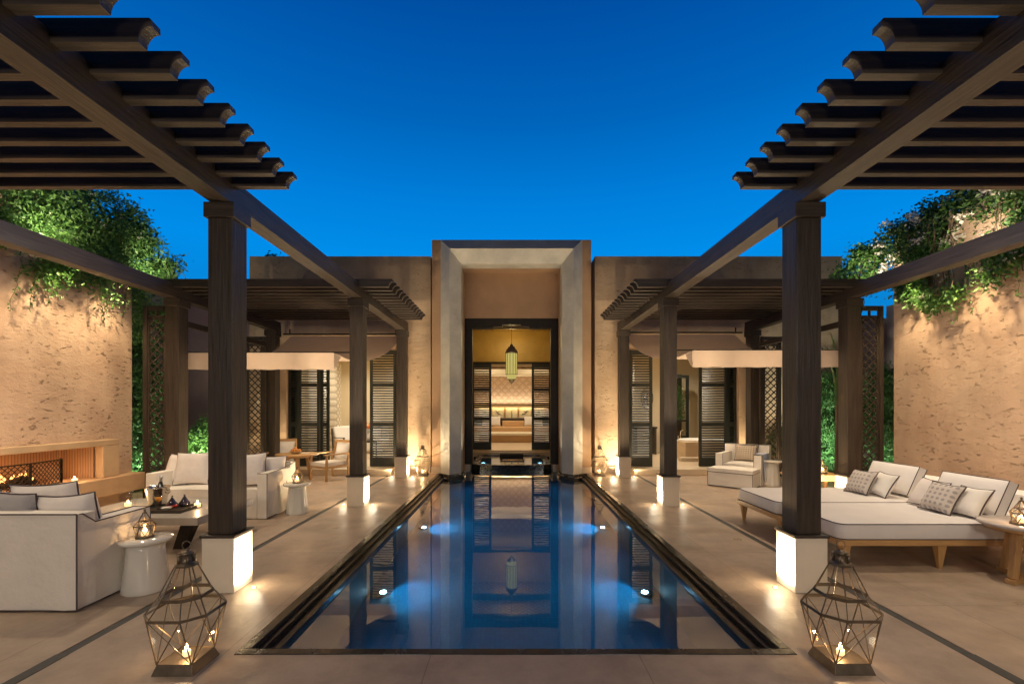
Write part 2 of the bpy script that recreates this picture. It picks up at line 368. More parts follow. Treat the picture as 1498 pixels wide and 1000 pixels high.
# ------------------------------------------------------------------ lights
def spot(loc,to,w,ang=80,blend=.7,col=(1,.78,.52),r=.03):
    l=bpy.data.lights.new('spotlight','SPOT'); l.energy=w; l.spot_size=R(ang); l.spot_blend=blend; l.color=col; l.shadow_soft_size=r
    o=bpy.data.objects.new('spotlight',l); COL.objects.link(o); o.location=loc
    o.rotation_euler=(Vector(to)-Vector(loc)).to_track_quat('-Z','Y').to_euler(); return o
def point(loc,w,col=(1,.62,.3),r=.02):
    l=bpy.data.lights.new('pointlight','POINT'); l.energy=w; l.color=col; l.shadow_soft_size=r
    o=bpy.data.objects.new('pointlight',l); COL.objects.link(o); o.location=loc; return o  # serves candles, uplight spill, pendant, vestibule and fire
def area(loc,rot,sx,sy,w,col=(1,.8,.55)):
    l=bpy.data.lights.new('cove_light','AREA'); l.shape='RECTANGLE'; l.size=sx; l.size_y=sy; l.energy=w; l.color=col
    o=bpy.data.objects.new('cove_light',l); COL.objects.link(o); o.location=loc; o.rotation_euler=rot; return o

# ------------------------------------------------------------------ setting: ground, deck, pool
PX=1.83; PY0=2.925; PY1=11.0          # outer edge of the coping
b=MB().box(-150,150,-120,200,-2.9,-2.4); struct('ground',b,M['ground'])
b=MB()
GX0,GX1=2.90,2.98
b.box(-7.2,7.2,-8,PY0,-.3,0)
for s in (-1,1):
    b.box(s*PX,s*GX0,PY0,11.1,-.3,0); b.box(s*GX1,s*7.2,PY0,13.5,-.3,0)
struct('deck',b,M['deck'])
for s in (-1,1): pass
b=MB()
for s in (-1,1): b.box(s*GX0,s*GX1,PY0,10.60,-.2,-.006)
struct('drain_channel',b,M['drain'])
for s in (-1,1):
    b=MB().box(s*GX0,s*GX1,-8,PY0,.0005,.0035); 
    struct('drain_channel',b,M['drain'])
b=MB()
for s in (-1,1): b.box(s*7.2,s*14,-8,20,-.5,-.05)
struct('garden_bed',b,M['soil'])

WZ=-.10; PW=1.63
b=MB()
for s in (-1,1):
    b.box(s*1.755,s*1.829,2.995,PY1,-.15,.004)        # top strip
b2=MB()
for s in (-1,1):
    b2.box(s*1.705,s*1.755,2.995,PY1,-.15,-.03)        # first step
    b2.box(s*PW,s*1.705,2.995,PY1,-.15,-.065)       # second step
struct('pool_overflow_step',b2,M['overflow'],.003)
b.box(-1.829,1.829,PY0+.001,2.995,-.15,.004)
struct('pool_coping',b,M['coping'],.004)
b=MB()
# basin: side walls, ends, floor
FZ=-1.12
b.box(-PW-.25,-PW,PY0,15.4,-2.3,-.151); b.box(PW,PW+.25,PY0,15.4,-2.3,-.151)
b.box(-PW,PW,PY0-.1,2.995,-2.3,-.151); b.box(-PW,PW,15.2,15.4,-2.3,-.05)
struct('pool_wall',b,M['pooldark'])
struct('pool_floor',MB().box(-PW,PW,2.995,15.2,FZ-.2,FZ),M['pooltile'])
b=MB().grid(lambda u,v:(-PW-.005+2*(PW+.005)*u,2.99+12.3*v,WZ),2,2,False)
struct('pool_water',b,M['water'])
# the ledges under the pillars at the far end
OX=-.03
b=MB()
for s in (-1,1):
    b.prism([(s*1.15+OX,10.95),(s*1.47+OX,10.58),(s*1.84,10.85),(s*1.84,11.35),(s*1.15+OX,11.35)],'z',-.4,-.05)
    b.prism([(s*1.19+OX,10.92),(s*1.47+OX,10.64),(s*1.80,10.90),(s*1.80,11.35),(s*1.19+OX,11.35)],'z',-.05,.015)
struct('pool_ledge',b,M['coping'],.004)
# pool lamps
for i,(s,y) in enumerate(((-1,5.07),(1,5.07),(-1,7.42),(1,7.42))):
    side='left' if s<0 else 'right'; near='nearer' if y<6 else 'farther'
    t=thing('pool_light','round underwater lamp glowing blue, the %s one on the %s side of the pool'%(near,side),'pool light',(s*1.50,y,FZ+.001),0,'underwater pool lamps')
    link('housing',MB().lathe([(.075,0),(.075,.03),(.055,.05),(0,.05)],24),M['silver'],t)
    ln=MB().ball((-s*.03,0,.06),.035); link('lens',ln,M['pool_glow'],t)
    spot((s*1.42,y,FZ+.14),(0,y+.1,FZ+.02),95,150,.9,(.10,.55,1),.0)
    spot((s*1.44,y,FZ+.10),(s*.6,y+.1,FZ+.0),40,70,1,(.35,.75,1),.0)
for y in (3.6,6.3,8.6,10.4):
    for s in (-1,1): spot((s*1.35,y,FZ+.75),(s*.3,y,FZ),26,165,1,(.03,.50,1),.0)  # added fill over the pool floor, without fixtures

# ------------------------------------------------------------------ pergolas
def rafter_poly(s,x_in,x_out,z0,z1):
    # profile in (x,z): ornate end toward the pool at x_in; plain end at x_out
    w=.07; pts=[(s*x_out,z0),(s*x_out,z1),(s*(x_in+.012),z1),(s*x_in,z1-.012),(s*x_in,z1-.045)]
    for k in range(0,7):
        a=math.pi/2*k/6
        pts.append((s*(x_in+w*math.sin(a)),z0+ (z1-.045-z0)*math.cos(a)))
    return pts
COLY=[4.03,7.45,10.44]
def pergola(s):
    side='left' if s<0 else 'right'
    P=thing('pergola','dark timber pergola on the %s side of the pool, with carved rafter ends'%side,'pergola',(s*4,4,0),0,'pergolas either side of the pool')
    off=Vector((-s*4,-4,0))
    def pt(name,mb,m,parent=P,bevel=0):
        if parent is P: mb.xf(Matrix.Translation(off))
        return link(name,mb,m,parent,bevel)
    def column(x,y,w=.215):
        b=MB().box(x-w/2,x+w/2,y-w/2,y+w/2,.50,3.25)
        c=pt('column',b,M['dwz'],P,.006)
        q=.14
        pl=MB().box(x-q,x+q,y-q,y+q,0.0,.475).xf(Matrix.Translation(off)); link('plinth',pl,M['plinth'],c,.006)
        cp=MB().box(x-q-.012,x+q+.012,y-q-.012,y+q+.012,.4755,.50).xf(Matrix.Translation(off)); link('cap_plate',cp,M['dwx'],c,.004)
        k=MB().box(x-w/2-.025,x+w/2+.025,y-w/2-.025,y+w/2+.025,3.25,3.38).xf(Matrix.Translation(off)); link('capital',k,M['dwx'],c,.005)
    for y in COLY: column(s*2.56,y)
    for y in COLY: column(s*5.55,y)
    for x in (2.55,5.54):
        b=MB().box(s*(x-.09),s*(x+.09),-3,10.62,3.3805,3.50); b.box(s*(x-.084),s*(x+.084),-3,10.62,3.50,3.60)
        pt('beam',b,M['dwy'],P,.003)
    # rafters: near bay and far bay
    first=None
    ys=[3.92+.05-.222*k for k in range(24)]+[7.2+.05+.2235*k for k in range(13)]
    z0,z1=3.53,3.66
    for y in ys:
        if first is None:
            b=MB(); poly=[(p[0],p[1]) for p in rafter_poly(s,1.93,5.95,z0,z1)]
            if s<0: poly=list(reversed(poly))
            b.prism(poly,'y',-.032,.032); b.xf(Matrix.Translation((-s*4,0,0)))
            first=link('rafter',b,M['dwx'],P,.003); first.location=(0,y-4,0)
        else:
            c=first.copy(); COL.objects.link(c); c.parent=P; c.location=(0,y-4,0)
    return P
pergola(-1); pergola(1)

# ------------------------------------------------------------------ uplights at column feet
def uplight(x,y,label,w=26,to=None,ang=170):
    t=thing('floor_uplight',label,'uplight',(x,y,0),0,'recessed floor uplights')
    link('rim',MB().lathe([(.016,.0),(.024,.0),(.024,.005),(.016,.005)],20),M['silver'],t)
    link('lens',MB().lathe([(.015,.005),(.012,.009),(.001,.011)],16),M['lamp_glow'],t)
    point((x,y,.10),w*.013,(1,.84,.60),.07)  # added point for the spill around the lens
    spot((x,y,.04),to or (x,y,3),w,ang,.9,(1,.77,.47),.02)
names=['nearest','middle','farthest']
for s in (-1,1):
    side='left' if s<0 else 'right'
    for i,y in enumerate(COLY):
        uplight(s*2.32,y-.02,'small recessed uplight in the paving on the pool side of the %s inner %s column'%(names[i],side),150,(s*2.33,y,3))
    for i,y in enumerate(COLY[1:]):
        uplight(s*2.80,y,'small recessed uplight in the paving on the seating side of the %s inner %s column'%(names[i+1],side),90,(s*2.80,y,3))
    uplight(s*5.78,10.30,'small uplight added to light the capital of the farthest outer %s column'%side,70,(s*5.62,10.40,3))  # fixture added to brighten the dark capital above
    uplight(s*5.30,7.45,'small recessed uplight at the foot of the middle outer %s column'%side,110,(s*5.34,7.45,3))

# ------------------------------------------------------------------ pavilion
PAV=thing('pavilion','earth coloured flat roofed pavilion with tall pale stone portal at the end of the pool','building',(0,11,0))
def pv(name,mb,m,parent=None,bevel=0):
    if True: mb.xf(Matrix.Translation((0,-11,0)))
    return link(name,mb,m,parent or PAV,bevel)
WY=11.1
def wing(s,x_out):
    b=MB()
    zt=5.32; xi=2.02
    # openings: 2.85..5.57 wide, to 3.04 high
    b.box(s*xi,s*2.86,WY,WY+.35,0,zt); b.box(s*5.57,s*x_out,WY,WY+.35,0,zt); b.box(s*2.86,s*5.57,WY,WY+.35,3.06,zt)
    pv('light_block_panel',MB().box(s*5.29,s*5.569,WY+.16,WY+.20,.15,3.05),M['shutter'])  # dark panel added behind the folded leaf to block room light
    b.box(s*(x_out-.35),s*x_out,WY+.35,16,0,zt); b.box(s*xi,s*x_out,16,16.3,0,zt)
    b.box(s*xi,s*(xi+.3),WY+.35,16,0,zt)
    pv('wall',b,M['wingwall'])
    pv('roof',MB().box(s*xi,s*(x_out-.35),WY+.35,16,4.9,5.1),M['brown'])
    pv('skirting',MB().box(s*2.03,s*2.85,WY-.03,WY-.001,0,.15),M['step'],None,.006)
wing(-1,6.48); wing(1,8.1)
# steps in front of the wings
for s in (-1,1):
    pv('step',MB().box(s*2.87,s*6.4,10.63,WY-.001,.002,.15),M['step'],None,.008)
# portal block
b=MB()
for s in (-1,1): b.box(OX+s*1.225,OX+s*1.93,10.93,12.4,-.05,5.08)
b.box(OX-1.93,OX+1.93,10.93,12.4,5.08,5.66)
b.box(OX-1.225,OX+1.225,11.72,12.2,3.92,5.079)
pv('portal_wall',b,M['brown'])
for s in (-1,1): pv('portal_skirting',MB().box(OX+s*1.716,OX+s*1.945,10.905,10.929,.0,.17),M['step'],None,.004)
# chamfered stone frame
prof=[(1.713,10.927,5.65),(1.713,10.90,5.65),(1.467,10.67,5.36),(1.222,10.90,5.075),(1.221,11.28,5.074)]
b=MB(); vs=[];n=len(prof)
for d,y,z in prof: vs+=[(OX-d,y,.016),(OX-d,y,z),(OX+d,y,z),(OX+d,y,.016)]
fs=[]
for i in range(n-1):
    for k in range(3): fs.append((i*4+k,(i+1)*4+k,(i+1)*4+k+1,i*4+k+1))
fs.append(tuple(i*4 for i in range(n))); fs.append(tuple(i*4+3 for i in reversed(range(n))))
b.add(vs,fs); pv('portal_frame',b,M['pale'])
# inner reveal
for s in (-1,1): pv('reveal_lining',MB().box(OX+s*1.215,OX+s*1.2245,11.301,11.7,.13,5.07),M['brown'])
# black door frame with stepped head
b=MB()
for s in (-1,1): b.box(OX+s*1.02,OX+s*1.22,11.72,11.95,.13,3.66)
b.box(OX-1.22,OX+1.22,11.72,11.95,3.66+.10,3.915)
for s in (-1,1):
    b.box(OX+s*.24,OX+s*1.22,11.72,11.95,3.66+.05,3.76); b.box(OX+s*.46,OX+s*1.22,11.72,11.95,3.66,3.71)
pv('entrance_frame',b,M['black'],None,.004)
KC=Vector((-.025,0,1.6)); KS=1.16
KM=Matrix.Translation(KC)@Matrix.Scale(KS,4)@Matrix.Translation(-KC)
def K(p): return tuple(KM@Vector(p))
def pk(name,mb,m,bevel=0): return pv(name,mb.xf(KM),m,None,bevel)
# vestibule: side walls, wall above the inner door, ceiling
b=MB()
for s in (-1,1): b.box(OX+s*1.42,OX+s*1.6,11.951,15.66,-.5,4.6); b.box(OX+s*1.221,OX+s*1.419,11.951,12.15,-.5,4.3)
b.box(OX-1.6,OX+1.6,15.661,15.85,3.14,4.6)
pv('vestibule_wall',b,M['amber'])
pv('vestibule_ceiling',MB().box(OX-1.419,OX+1.419,11.951,15.66,4.25,4.4),M['ceilpat'])
for yy in (12.8,14.2): pv('ceiling_beam',MB().box(OX-1.418,OX+1.418,yy,yy+.12,4.08,4.249),M['dwx'])
pv('threshold',MB().box(OX-1.418,OX+1.418,15.35,15.86,-.4,.15),M['creamfloor'])
pv('threshold_step',MB().box(OX-1.417,OX+1.417,15.21,15.349,-.4,.10),M['step'],None,.006)
for s in (-1,1):
    b=MB(); b.box(OX+s*1.12,OX+s*1.415,12.2,13.3,-.3,.22); b.box(OX+s*1.22,OX+s*1.41,12.5,13.3,.22,.42); b.box(OX+s*1.30,OX+s*1.405,12.8,13.3,.42,.64)
    pv('stepped_block',b,M['pale'],None,.006)
# inner room
for s in (-1,1): pk('inner_room_wall',MB().box(s*1.705,s*1.735,13.7,19.5,.35,4.2),M['cream'])
pk('inner_room_ceiling',MB().box(-1.73,1.73,13.701,19.5,4.0,4.2),M['cream'])
pk('inner_room_floor',MB().box(-1.73,1.73,13.68,19.5,.2,.349),M['creamfloor'])
pk('inner_room_back_wall',MB().box(-1.73,1.73,19.5,19.7,.35,4.2),M['plasterpat'])
pk('soffit',MB().box(-1.70,1.70,18.2,19.49,2.95,3.15),M['cream']); pk('soffit',MB().box(-1.70,1.70,13.8,14.2,2.9,3.1),M['cream'])
pk('shelf_ledge',MB().box(-1.70,1.70,19.25,19.49,1.62,1.70),M['cream'])
area(K((0,19.36,1.60)),(R(180),0,0),3.6,.08,24,(1,.86,.62))
area(K((0,19.3,1.75)),(R(180),0,0),3.6,.08,26,(1,.84,.60))  # both strips light the cove at the shelf ledge
for q in (-1.0,1.0):
    for y in (14.8,17.4): spot(K((q,y,3.95)),K((q,y,0)),150,150,1,(1,.84,.62),.0)

# wing rooms
def room(s,x_out):
    xi=2.32
    b=MB().box(s*xi,s*(x_out-.35),WY,16,.002,.149); pv('room_floor',b,M['creamfloor'])
    pv('room_ceiling',MB().box(s*xi,s*(x_out-.35),WY+.351,16,3.4,3.5),M['cream'])
    pv('room_lining',MB().box(s*xi,s*(x_out-.36),15.9,15.99,.15,3.4).box(s*(x_out-.37),s*(x_out-.351),WY+.36,15.9,.15,3.4).box(s*xi,s*(xi+.01),WY+.36,15.9,.15,3.4),M['cream'])
    for q in (3.2,4.3,5.4):
        for y in (12.2,14.6): spot((s*q,y,3.36),(s*q,y,0),110,150,1,(1,.88,.68),.0)
room(-1,6.48); room(1,8.1)

def shutter_mb(w,h,frame=.07,rails=(.36,.70)):
    """leaf in local x 0..w, z 0..h; returns frame, slats"""
    f=MB(); t=.045
    f.box(0,frame,-t/2,t/2,0,h); f.box(w-frame,w,-t/2,t/2,0,h)
    zs=[(0,.22)]+[(r*h-.05,r*h+.05) for r in rails]+[(h-.12,h)]
    for a,c in zs: f.box(frame,w-frame,-t/2+.002,t/2-.002,a,c)
    sl=MB()
    for (a,c),(d,e) in zip(zs[:-1],zs[1:]):
        n=max(int((d-c)/.062),1)
        for i in range(n):
            z=c+(i+.5)*(d-c)/n
            sl.hexa([(frame,-.022,z-.024),(w-frame,-.022,z-.024),(w-frame,.018,z+.004),(frame,.018,z+.004)],
                    [(frame,-.018,z-.004),(w-frame,-.018,z-.004),(w-frame,.022,z+.022),(frame,.022,z+.022)])
    return f,sl
def shutter(x,y,z,w,h,rz,name='shutter'):
    f,sl=shutter_mb(w,h); o=link(name,f,M['shutter'],PAV,.003); o.location=(x,y-11,z); o.rotation_euler=(0,0,rz)
    link('louvres',sl,M['shutter'],o); return o
H=2.87
for s in (-1,1):
    if s<0:
        shutter(-5.56,WY+.1,.152,.26,H,R(-8)); shutter(-5.30,WY+.06,.152,.52,H,R(4)); shutter(-4.77,WY+.10,.152,.24,H,R(-10))
        shutter(-3.53,WY+.06,.152,.65,H,0)
    else:
        shutter(2.88,WY+.06,.152,.57,H,0)
        shutter(4.60,WY+.06,.152,.70,H,0); shutter(5.30,WY+.08,.152,.26,H,R(12))
# inner doors of the portal
for x in (-1.18,.60):
    o=shutter(OX+x,13.45,.352,.58,2.55,0,'door'); k=Vector(K((OX+x,13.45,.352))); o.location=(k.x,k.y-11,k.z); o.scale=(KS,)*3
pk('door_head',MB().box(-1.2,1.2,13.40,13.48,2.905,2.96),M['black'])

# spa
SP=[(-1.10,12.50),(-.86,12.25),(.86,12.25),(1.10,12.50),(1.10,15.0),(-1.10,15.0)]
SI=[(-.92,12.56),(-.78,12.42),(.78,12.42),(.92,12.56),(.92,14.85),(-.92,14.85)]
SP=[(x+OX,y) for x,y in SP]; SI=[(x+OX,y) for x,y in SI]
t=thing('spa_basin','low dark mosaic spa basin with lit water between the portal pillars','spa',(OX,12,0))
T2=Matrix.Translation((-OX,-12,0)); n=6
vs=[(x,y,-1.1) for x,y in SP]+[(x,y,.03) for x,y in SP]+[(x,y,.03) for x,y in SI]+[(x,y,-.6) for x,y in SI]
fs=[]
for i in range(n):
    j=(i+1)%n; fs+=[(i,j,n+j,n+i),(n+i,n+j,2*n+j,2*n+i),(2*n+i,2*n+j,3*n+j,3*n+i)]
fs.append(tuple(range(3*n,4*n)))
link('basin',MB().add(vs,fs).xf(T2),M['spatile'],t)
link('rim',MB().add([(x,y,.031) for x,y in SP]+[(x,y,.031) for x,y in SI]+[(x,y,.045) for x,y in SP]+[(x,y,.045) for x,y in SI],
   sum([[(2*n+i,2*n+(i+1)%n,3*n+(i+1)%n,3*n+i),(i,(i+1)%n,2*n+(i+1)%n,2*n+i),(n+(i+1)%n,n+i,3*n+i,3*n+(i+1)%n)] for i in range(n)],[])).xf(T2),M['coping'],t)
link('water',MB().add([(x,y,.02) for x,y in SI],[tuple(range(n))]).xf(T2),M['water'],t)
link('spout_block',MB().box(-.38,.38,2.55,2.70,-.05,.11),M['black'],t,.006)
link('lining',MB().box(-.91,.91,.58,2.84,-.598,-.58),M['pooltile'],t)
gold=MB()
for i in range(10):
    for k in range(4):
        if (i*k+i+k)%3!=0 or (i+k)%4==0: gold.box(-.855+.032*i,-.855+.032*i+.026,.2435,.2475,-.095+.030*k,-.095+.030*k+.024)
link('gold_squares',gold,M['goldsquare'],t)  # scattered gold squares on the left of the front wall
for s in (-1,1):
    spot((OX+s*.80,13.1,-.12),(OX+s*.2,13.1,-.56),120,150,.9,(.35,.62,1),.0)
    link('lamp_lens',MB().ball((s*.82,1.1,-.14),.05,10,.5),M['pool_glow'],t)

# pendant lamp
t=thing('pendant_lantern','tall brass pendant lantern with glowing green glass hanging in the portal doorway','pendant lamp',(OX,12.35,0))
Y=12.35
def z_at(py): return 1.6-(py-596)/660*Y
link('chain',MB().box(-.008,.008,-.008,.008,3.32,3.86),M['bronze'],t)
link('crown',MB().lathe([(.02,3.34),(.05,3.30),(.05,3.28),(.10,3.25),(.10,3.22),(.145,3.19),(.145,3.17),(.17,3.12),(.17,3.09),(.01,3.09)],16),M['bronze'],t)
link('glass',MB().lathe([(.155,3.09),(.155,2.50)],12),M['lamp_glass'],t)
bb=MB()
for k in range(12):
    a=2*math.pi*k/12+R(15); x,y=.16*math.cos(a),.16*math.sin(a)
    bb.box(x-.007,x+.007,y-.007,y+.007,2.50,3.10)
for z in (2.5,3.08): bb.lathe([(.158,z),(.168,z),(.168,z+.012),(.158,z+.012),(.158,z)],24)
link('ribs',bb,M['bronze'],t)
link('lower_glass',MB().lathe([(.135,2.50),(.12,2.38)],12),M['lamp_glass'],t)
link('finial',MB().lathe([(.12,2.38),(.12,2.36),(.07,2.35),(.07,2.31),(.03,2.28),(.0,2.24)],16),M['bronze'],t)
point((OX,Y-.3,2.30),6,(1,.85,.45),0)
for yy in (13.2,14.8): point((OX,yy,3.7),16,(1,.72,.3),0)  # unseen points added to light the vestibule walls

# ------------------------------------------------------------------ awnings
def awning(s,dz=0):
    side='left' if s<0 else 'right'
    A=thing('awning','tan canvas awning with deep valance sagging from the wall of the %s wing'%side,'awning',(s*4.2,9,0),0,'canvas awnings on the pavilion wings')
    T=Matrix.Translation((-s*4.2,-9,0))
    ZK=[(0,2.53),(.12,2.475),(.25,2.46),(.38,2.51),(.5,2.60),(.62,2.71),(.71,2.82),(.82,2.98),(.92,3.19),(1,3.38)]
    def zz(v):
        for (a,za),(c,zc) in zip(ZK[:-1],ZK[1:]):
            if v<=c:
                t=(v-a)/(c-a); return za+(zc-za)*t
        return ZK[-1][1]
    def sm(v): return sum(zz(min(max(v+d,0),1)) for d in (-.05,-.025,0,.025,.05))/5
    def fn(u,v):
        xo=5.40+.0*v; xi=3.04-.34*v
        x=xo+(xi-xo)*u; y=7.66+(11.02-7.66)*v
        return (s*x,y,dz+sm(v)+ .012*math.sin(u*9)*math.sin(v*3.14))
    for name,flip in (('canopy',False),):
        b=MB().grid(fn,24,40); link(name,b.xf(T),M['canvas'],A)
    b=MB()
    def val(u,v): return (s*(5.56-2.52*u),7.645+(.014*math.sin(u*23)+.009*math.sin(u*57+1))*v,dz+2.53-.285*v+.004*math.sin(u*31)*v)
    b.grid(val,80,8); link('valance',b.xf(T),M['canvas'],A)
    b=MB().grid(lambda u,v:(s*3.035,7.65+.35*u,dz+2.53-.285*v*(1-u)),6,4); link('valance_return',b.xf(T),M['canvas'],A)
    b=MB().box(s*2.62,s*5.62,11.03,11.07,3.38+dz,3.415+dz)
    link('wall_rail',b.xf(T),M['black'],A)
    b=MB().box(s*5.44,s*5.46,11.02,11.05,3.42+dz,3.52+dz).box(s*2.8,s*2.82,11.02,11.05,3.42+dz,3.52+dz); link('bracket',b.xf(T),M['black'],A)
    b=MB().tube([(s*2.75,7.655,2.535+dz),(s*5.58,7.655,2.535+dz)],.012); link('front_bar',b.xf(T),M['black'],A)
    b=MB().tube([(s*5.57,7.66,2.53+dz),(s*5.70,7.42,2.53+dz)],.014); link('tie_rod',b.xf(T),M['silver'],A)
awning(-1); awning(1,.04)

# ------------------------------------------------------------------ side walls
FW=thing('fireplace_wall','rough earth plaster wall on the left with a long low fireplace niche','wall',(-6.7,3,0))
T=Matrix.Translation((6.7,-3,0))
b=MB()
WX=6.55; ZT=4.5
ny0,ny1=2.2,7.06; nz0,nz1=.50,1.0
b.box(-7.1,-WX,-3,ny0,0,ZT); b.box(-7.1,-WX,ny1+.01,7.75,0,ZT); b.box(-7.1,-WX,ny0,ny1+.01,nz1+.02,ZT); b.box(-7.1,-WX,ny0,ny1+.01,0,nz0-.01)
link('wall',b.xf(T),M['wall'],FW)
b=MB().box(-WX+.001,-6.42,2.0,7.36,nz1,1.095); b.box(-WX+.001,-6.42,ny1,7.36,.502,nz1-.001); b.box(-WX+.001,-6.42,2.0,ny0,.502,nz1-.001)
link('fireplace_surround',b.xf(T),M['mantel'],FW,.012)
b=MB().box(-7.09,-WX-.002,ny1-.02,ny1,nz0,nz1+.01); link('reeded_end_panel',b.xf(T),M['reed'],FW)
b=MB().box(-7.095,-7.07,ny0,ny1-.021,nz0,nz1+.01); link('reeded_back_panel',b.xf(T),M['reedy'],FW)
b=MB().box(-7.08,-6.32,2.0,7.75,.22,.50); link('hearth',b.xf(T),M['hearthstone'],FW,.012)
b=MB().box(-WX+.002,-6.45,2.0,7.4,.0,.219); link('hearth_base',b.xf(T),M['mantel'],FW,.01)

GW=thing('garden_wall','rough earth plaster wall on the right with white flowering creeper over its top','wall',(6.85,3,0))
link('wall',MB().box(WX+.02,7.1,-3,7.80,0,ZT).xf(Matrix.Translation((-6.85,-3,0))),M['wall'],GW,.02)
# rear garden walls
t=tag(link('boundary_wall',MB().box(-13,-6.49,11.6,11.9,-.4,4.75),M['mauve'],None,.01),'plain mauve grey wall behind the planting to the left of the pavilion','wall')
t=tag(link('boundary_wall',MB().box(8.11,13,11.6,11.9,-.4,3.9),M['mauve'],None,.01),'plain grey wall behind the bamboo to the right of the pavilion','wall')
for s in (-1,1):
    t=tag(link('boundary_wall',MB().box(s*9.6,s*9.9,-6,11.6,-.4,4.2),M['mauve'],None,.01),'long outer wall behind the planting on the %s'%('left' if s<0 else 'right'),'wall')

# fire screen, logs, fire
t=thing('fire_screen','black lattice folding screen standing in front of the fire','fire screen',(-6.60,6.12,.5))
b=MB()
def lattice(mb,fn,w,h,nx,nz,th,r=.0):
    """diagonal lattice in a w x h panel; fn maps (u,z)->point"""
    step=w/nx
    k=-int(h/step)-1
    while k*step<w+h:
        for d in (1,-1):
            pts=[]
            # line z = d*(x - x0)
            x0=k*step
            if d==1: a,c=max(0,x0),min(w,x0+h)
            else: a,c=max(0,x0-h) if True else 0,min(w,x0)
            if c-a>.01:
                z_a=(a-x0) if d==1 else (x0-a); z_c=(c-x0) if d==1 else (x0-c)
                if -1e-6<=z_a<=h+1e-6 and -1e-6<=z_c<=h+1e-6: mb.bar(fn(a,z_a),fn(c,z_c),th,th,up=(0,1,.3))
        k+=1
def panel_at(p0,p1,z0,h,n,th=.007,fr=.018):
    p0=Vector(p0); p1=Vector(p1); w=(p1-p0).length; d=(p1-p0)/w
    f=lambda u,z:(p0.x+d.x*u,p0.y+d.y*u,z0+z)
    mb=MB(); lattice(mb,f,w,h,n,n,th)
    for u in (0,w): mb.bar(f(u,0),f(u,h),fr)
    for z in (0,h): mb.bar(f(0,z),f(w,z),fr)
    return mb
link('side_panel',panel_at((-.05,.52,0),(-.16,.62,0),.0,.34,3),M['black'],t)
link('centre_panel',panel_at((.05,0,0),(-.05,.52,0),.0,.34,8),M['black'],t)
link('wide_panel',panel_at((.0,-.8,0),(.05,-.01,0),.0,.34,11),M['black'],t)
t=thing('log_fire','low log fire burning behind the lattice screen','fire',(-6.86,6.1,.5))
b=MB()
for i in range(5): b.tube([(-.05+.03*i,-.35+.05*i,.04+.03*(i%2)),(.02,.35-.04*i,.05+.02*i)],.035,8)
link('logs',b,M['log'],t)
b=MB()
for i in range(16):
    y=-.32+.04*i+random.uniform(-.02,.02); h=random.uniform(.05,.14)
    b.lathe([(.004,.04),(.022,.07),(.028,.10),(.014,.10+h*.5),(.001,.10+h)],7,(random.uniform(-.03,.04),y))
link('flames',b,M['fire'],t)
point((-6.80,6.0,.80),3,(1,.45,.16),.08); 
for y in (3.2,4.3,6.8): point((-6.8,y,.62),1.2,(1,.5,.2),.04)

# ------------------------------------------------------------------ trellis screens
def trellis(name_label,x0,x1,y,z1,n,loc_y=0):
    xc=(x0+x1)/2
    t=thing('trellis_screen',name_label,'trellis',(xc,y,0))
    w=abs(x1-x0); xa=min(x0,x1)-xc
    mb=panel_at((xa,0,0),(xa+w,0,0),.08,z1-.28,n,.019,.03)
    link('lattice',mb,M['dwz'],t)
    fr=MB()
    for u in (xa-.05,xa+w+.05): fr.box(u-.035,u+.035,-.03,.03,0,z1)
    fr.box(xa,xa+w,-.025,.025,z1-.08,z1); fr.box(xa,xa+w,-.025,.025,z1-.19,z1-.165)
    fr.box(xa,xa+w,-.025,.025,.0,.07)
    fr.box(-.012,.012,-.02,.02,z1-.165,z1-.08)
    link('frame',fr,M['dwz'],t,.003); return t
trellis('tall dark lattice screen beside the end of the left fireplace wall',-6.28,-6.0,7.78,3.35,2)
trellis('tall dark lattice screen beside the end of the right garden wall',6.0,6.28,7.78,3.35,2)
trellis('dark lattice screen beside the left wing of the pavilion',-6.15,-5.85,10.5,3.25,2)
trellis('dark lattice screen beside the right wing of the pavilion',5.85,6.15,10.5,3.25,2)
for s in (-1,1):
    t=thing('garden_gate_frame','slim dark timber rail frame between the outer columns on the %s'%('left' if s<0 else 'right'),'screen frame',(s*5.62,9,0))
    b=MB().box(-.03,.03,-1.35,1.25,2.98,3.08)
    for y in (-1.35,-.05,1.2): b.box(-.025,.025,y,y+.05,0,2.98)
    link('frame',b,M['dwy'],t,.003)

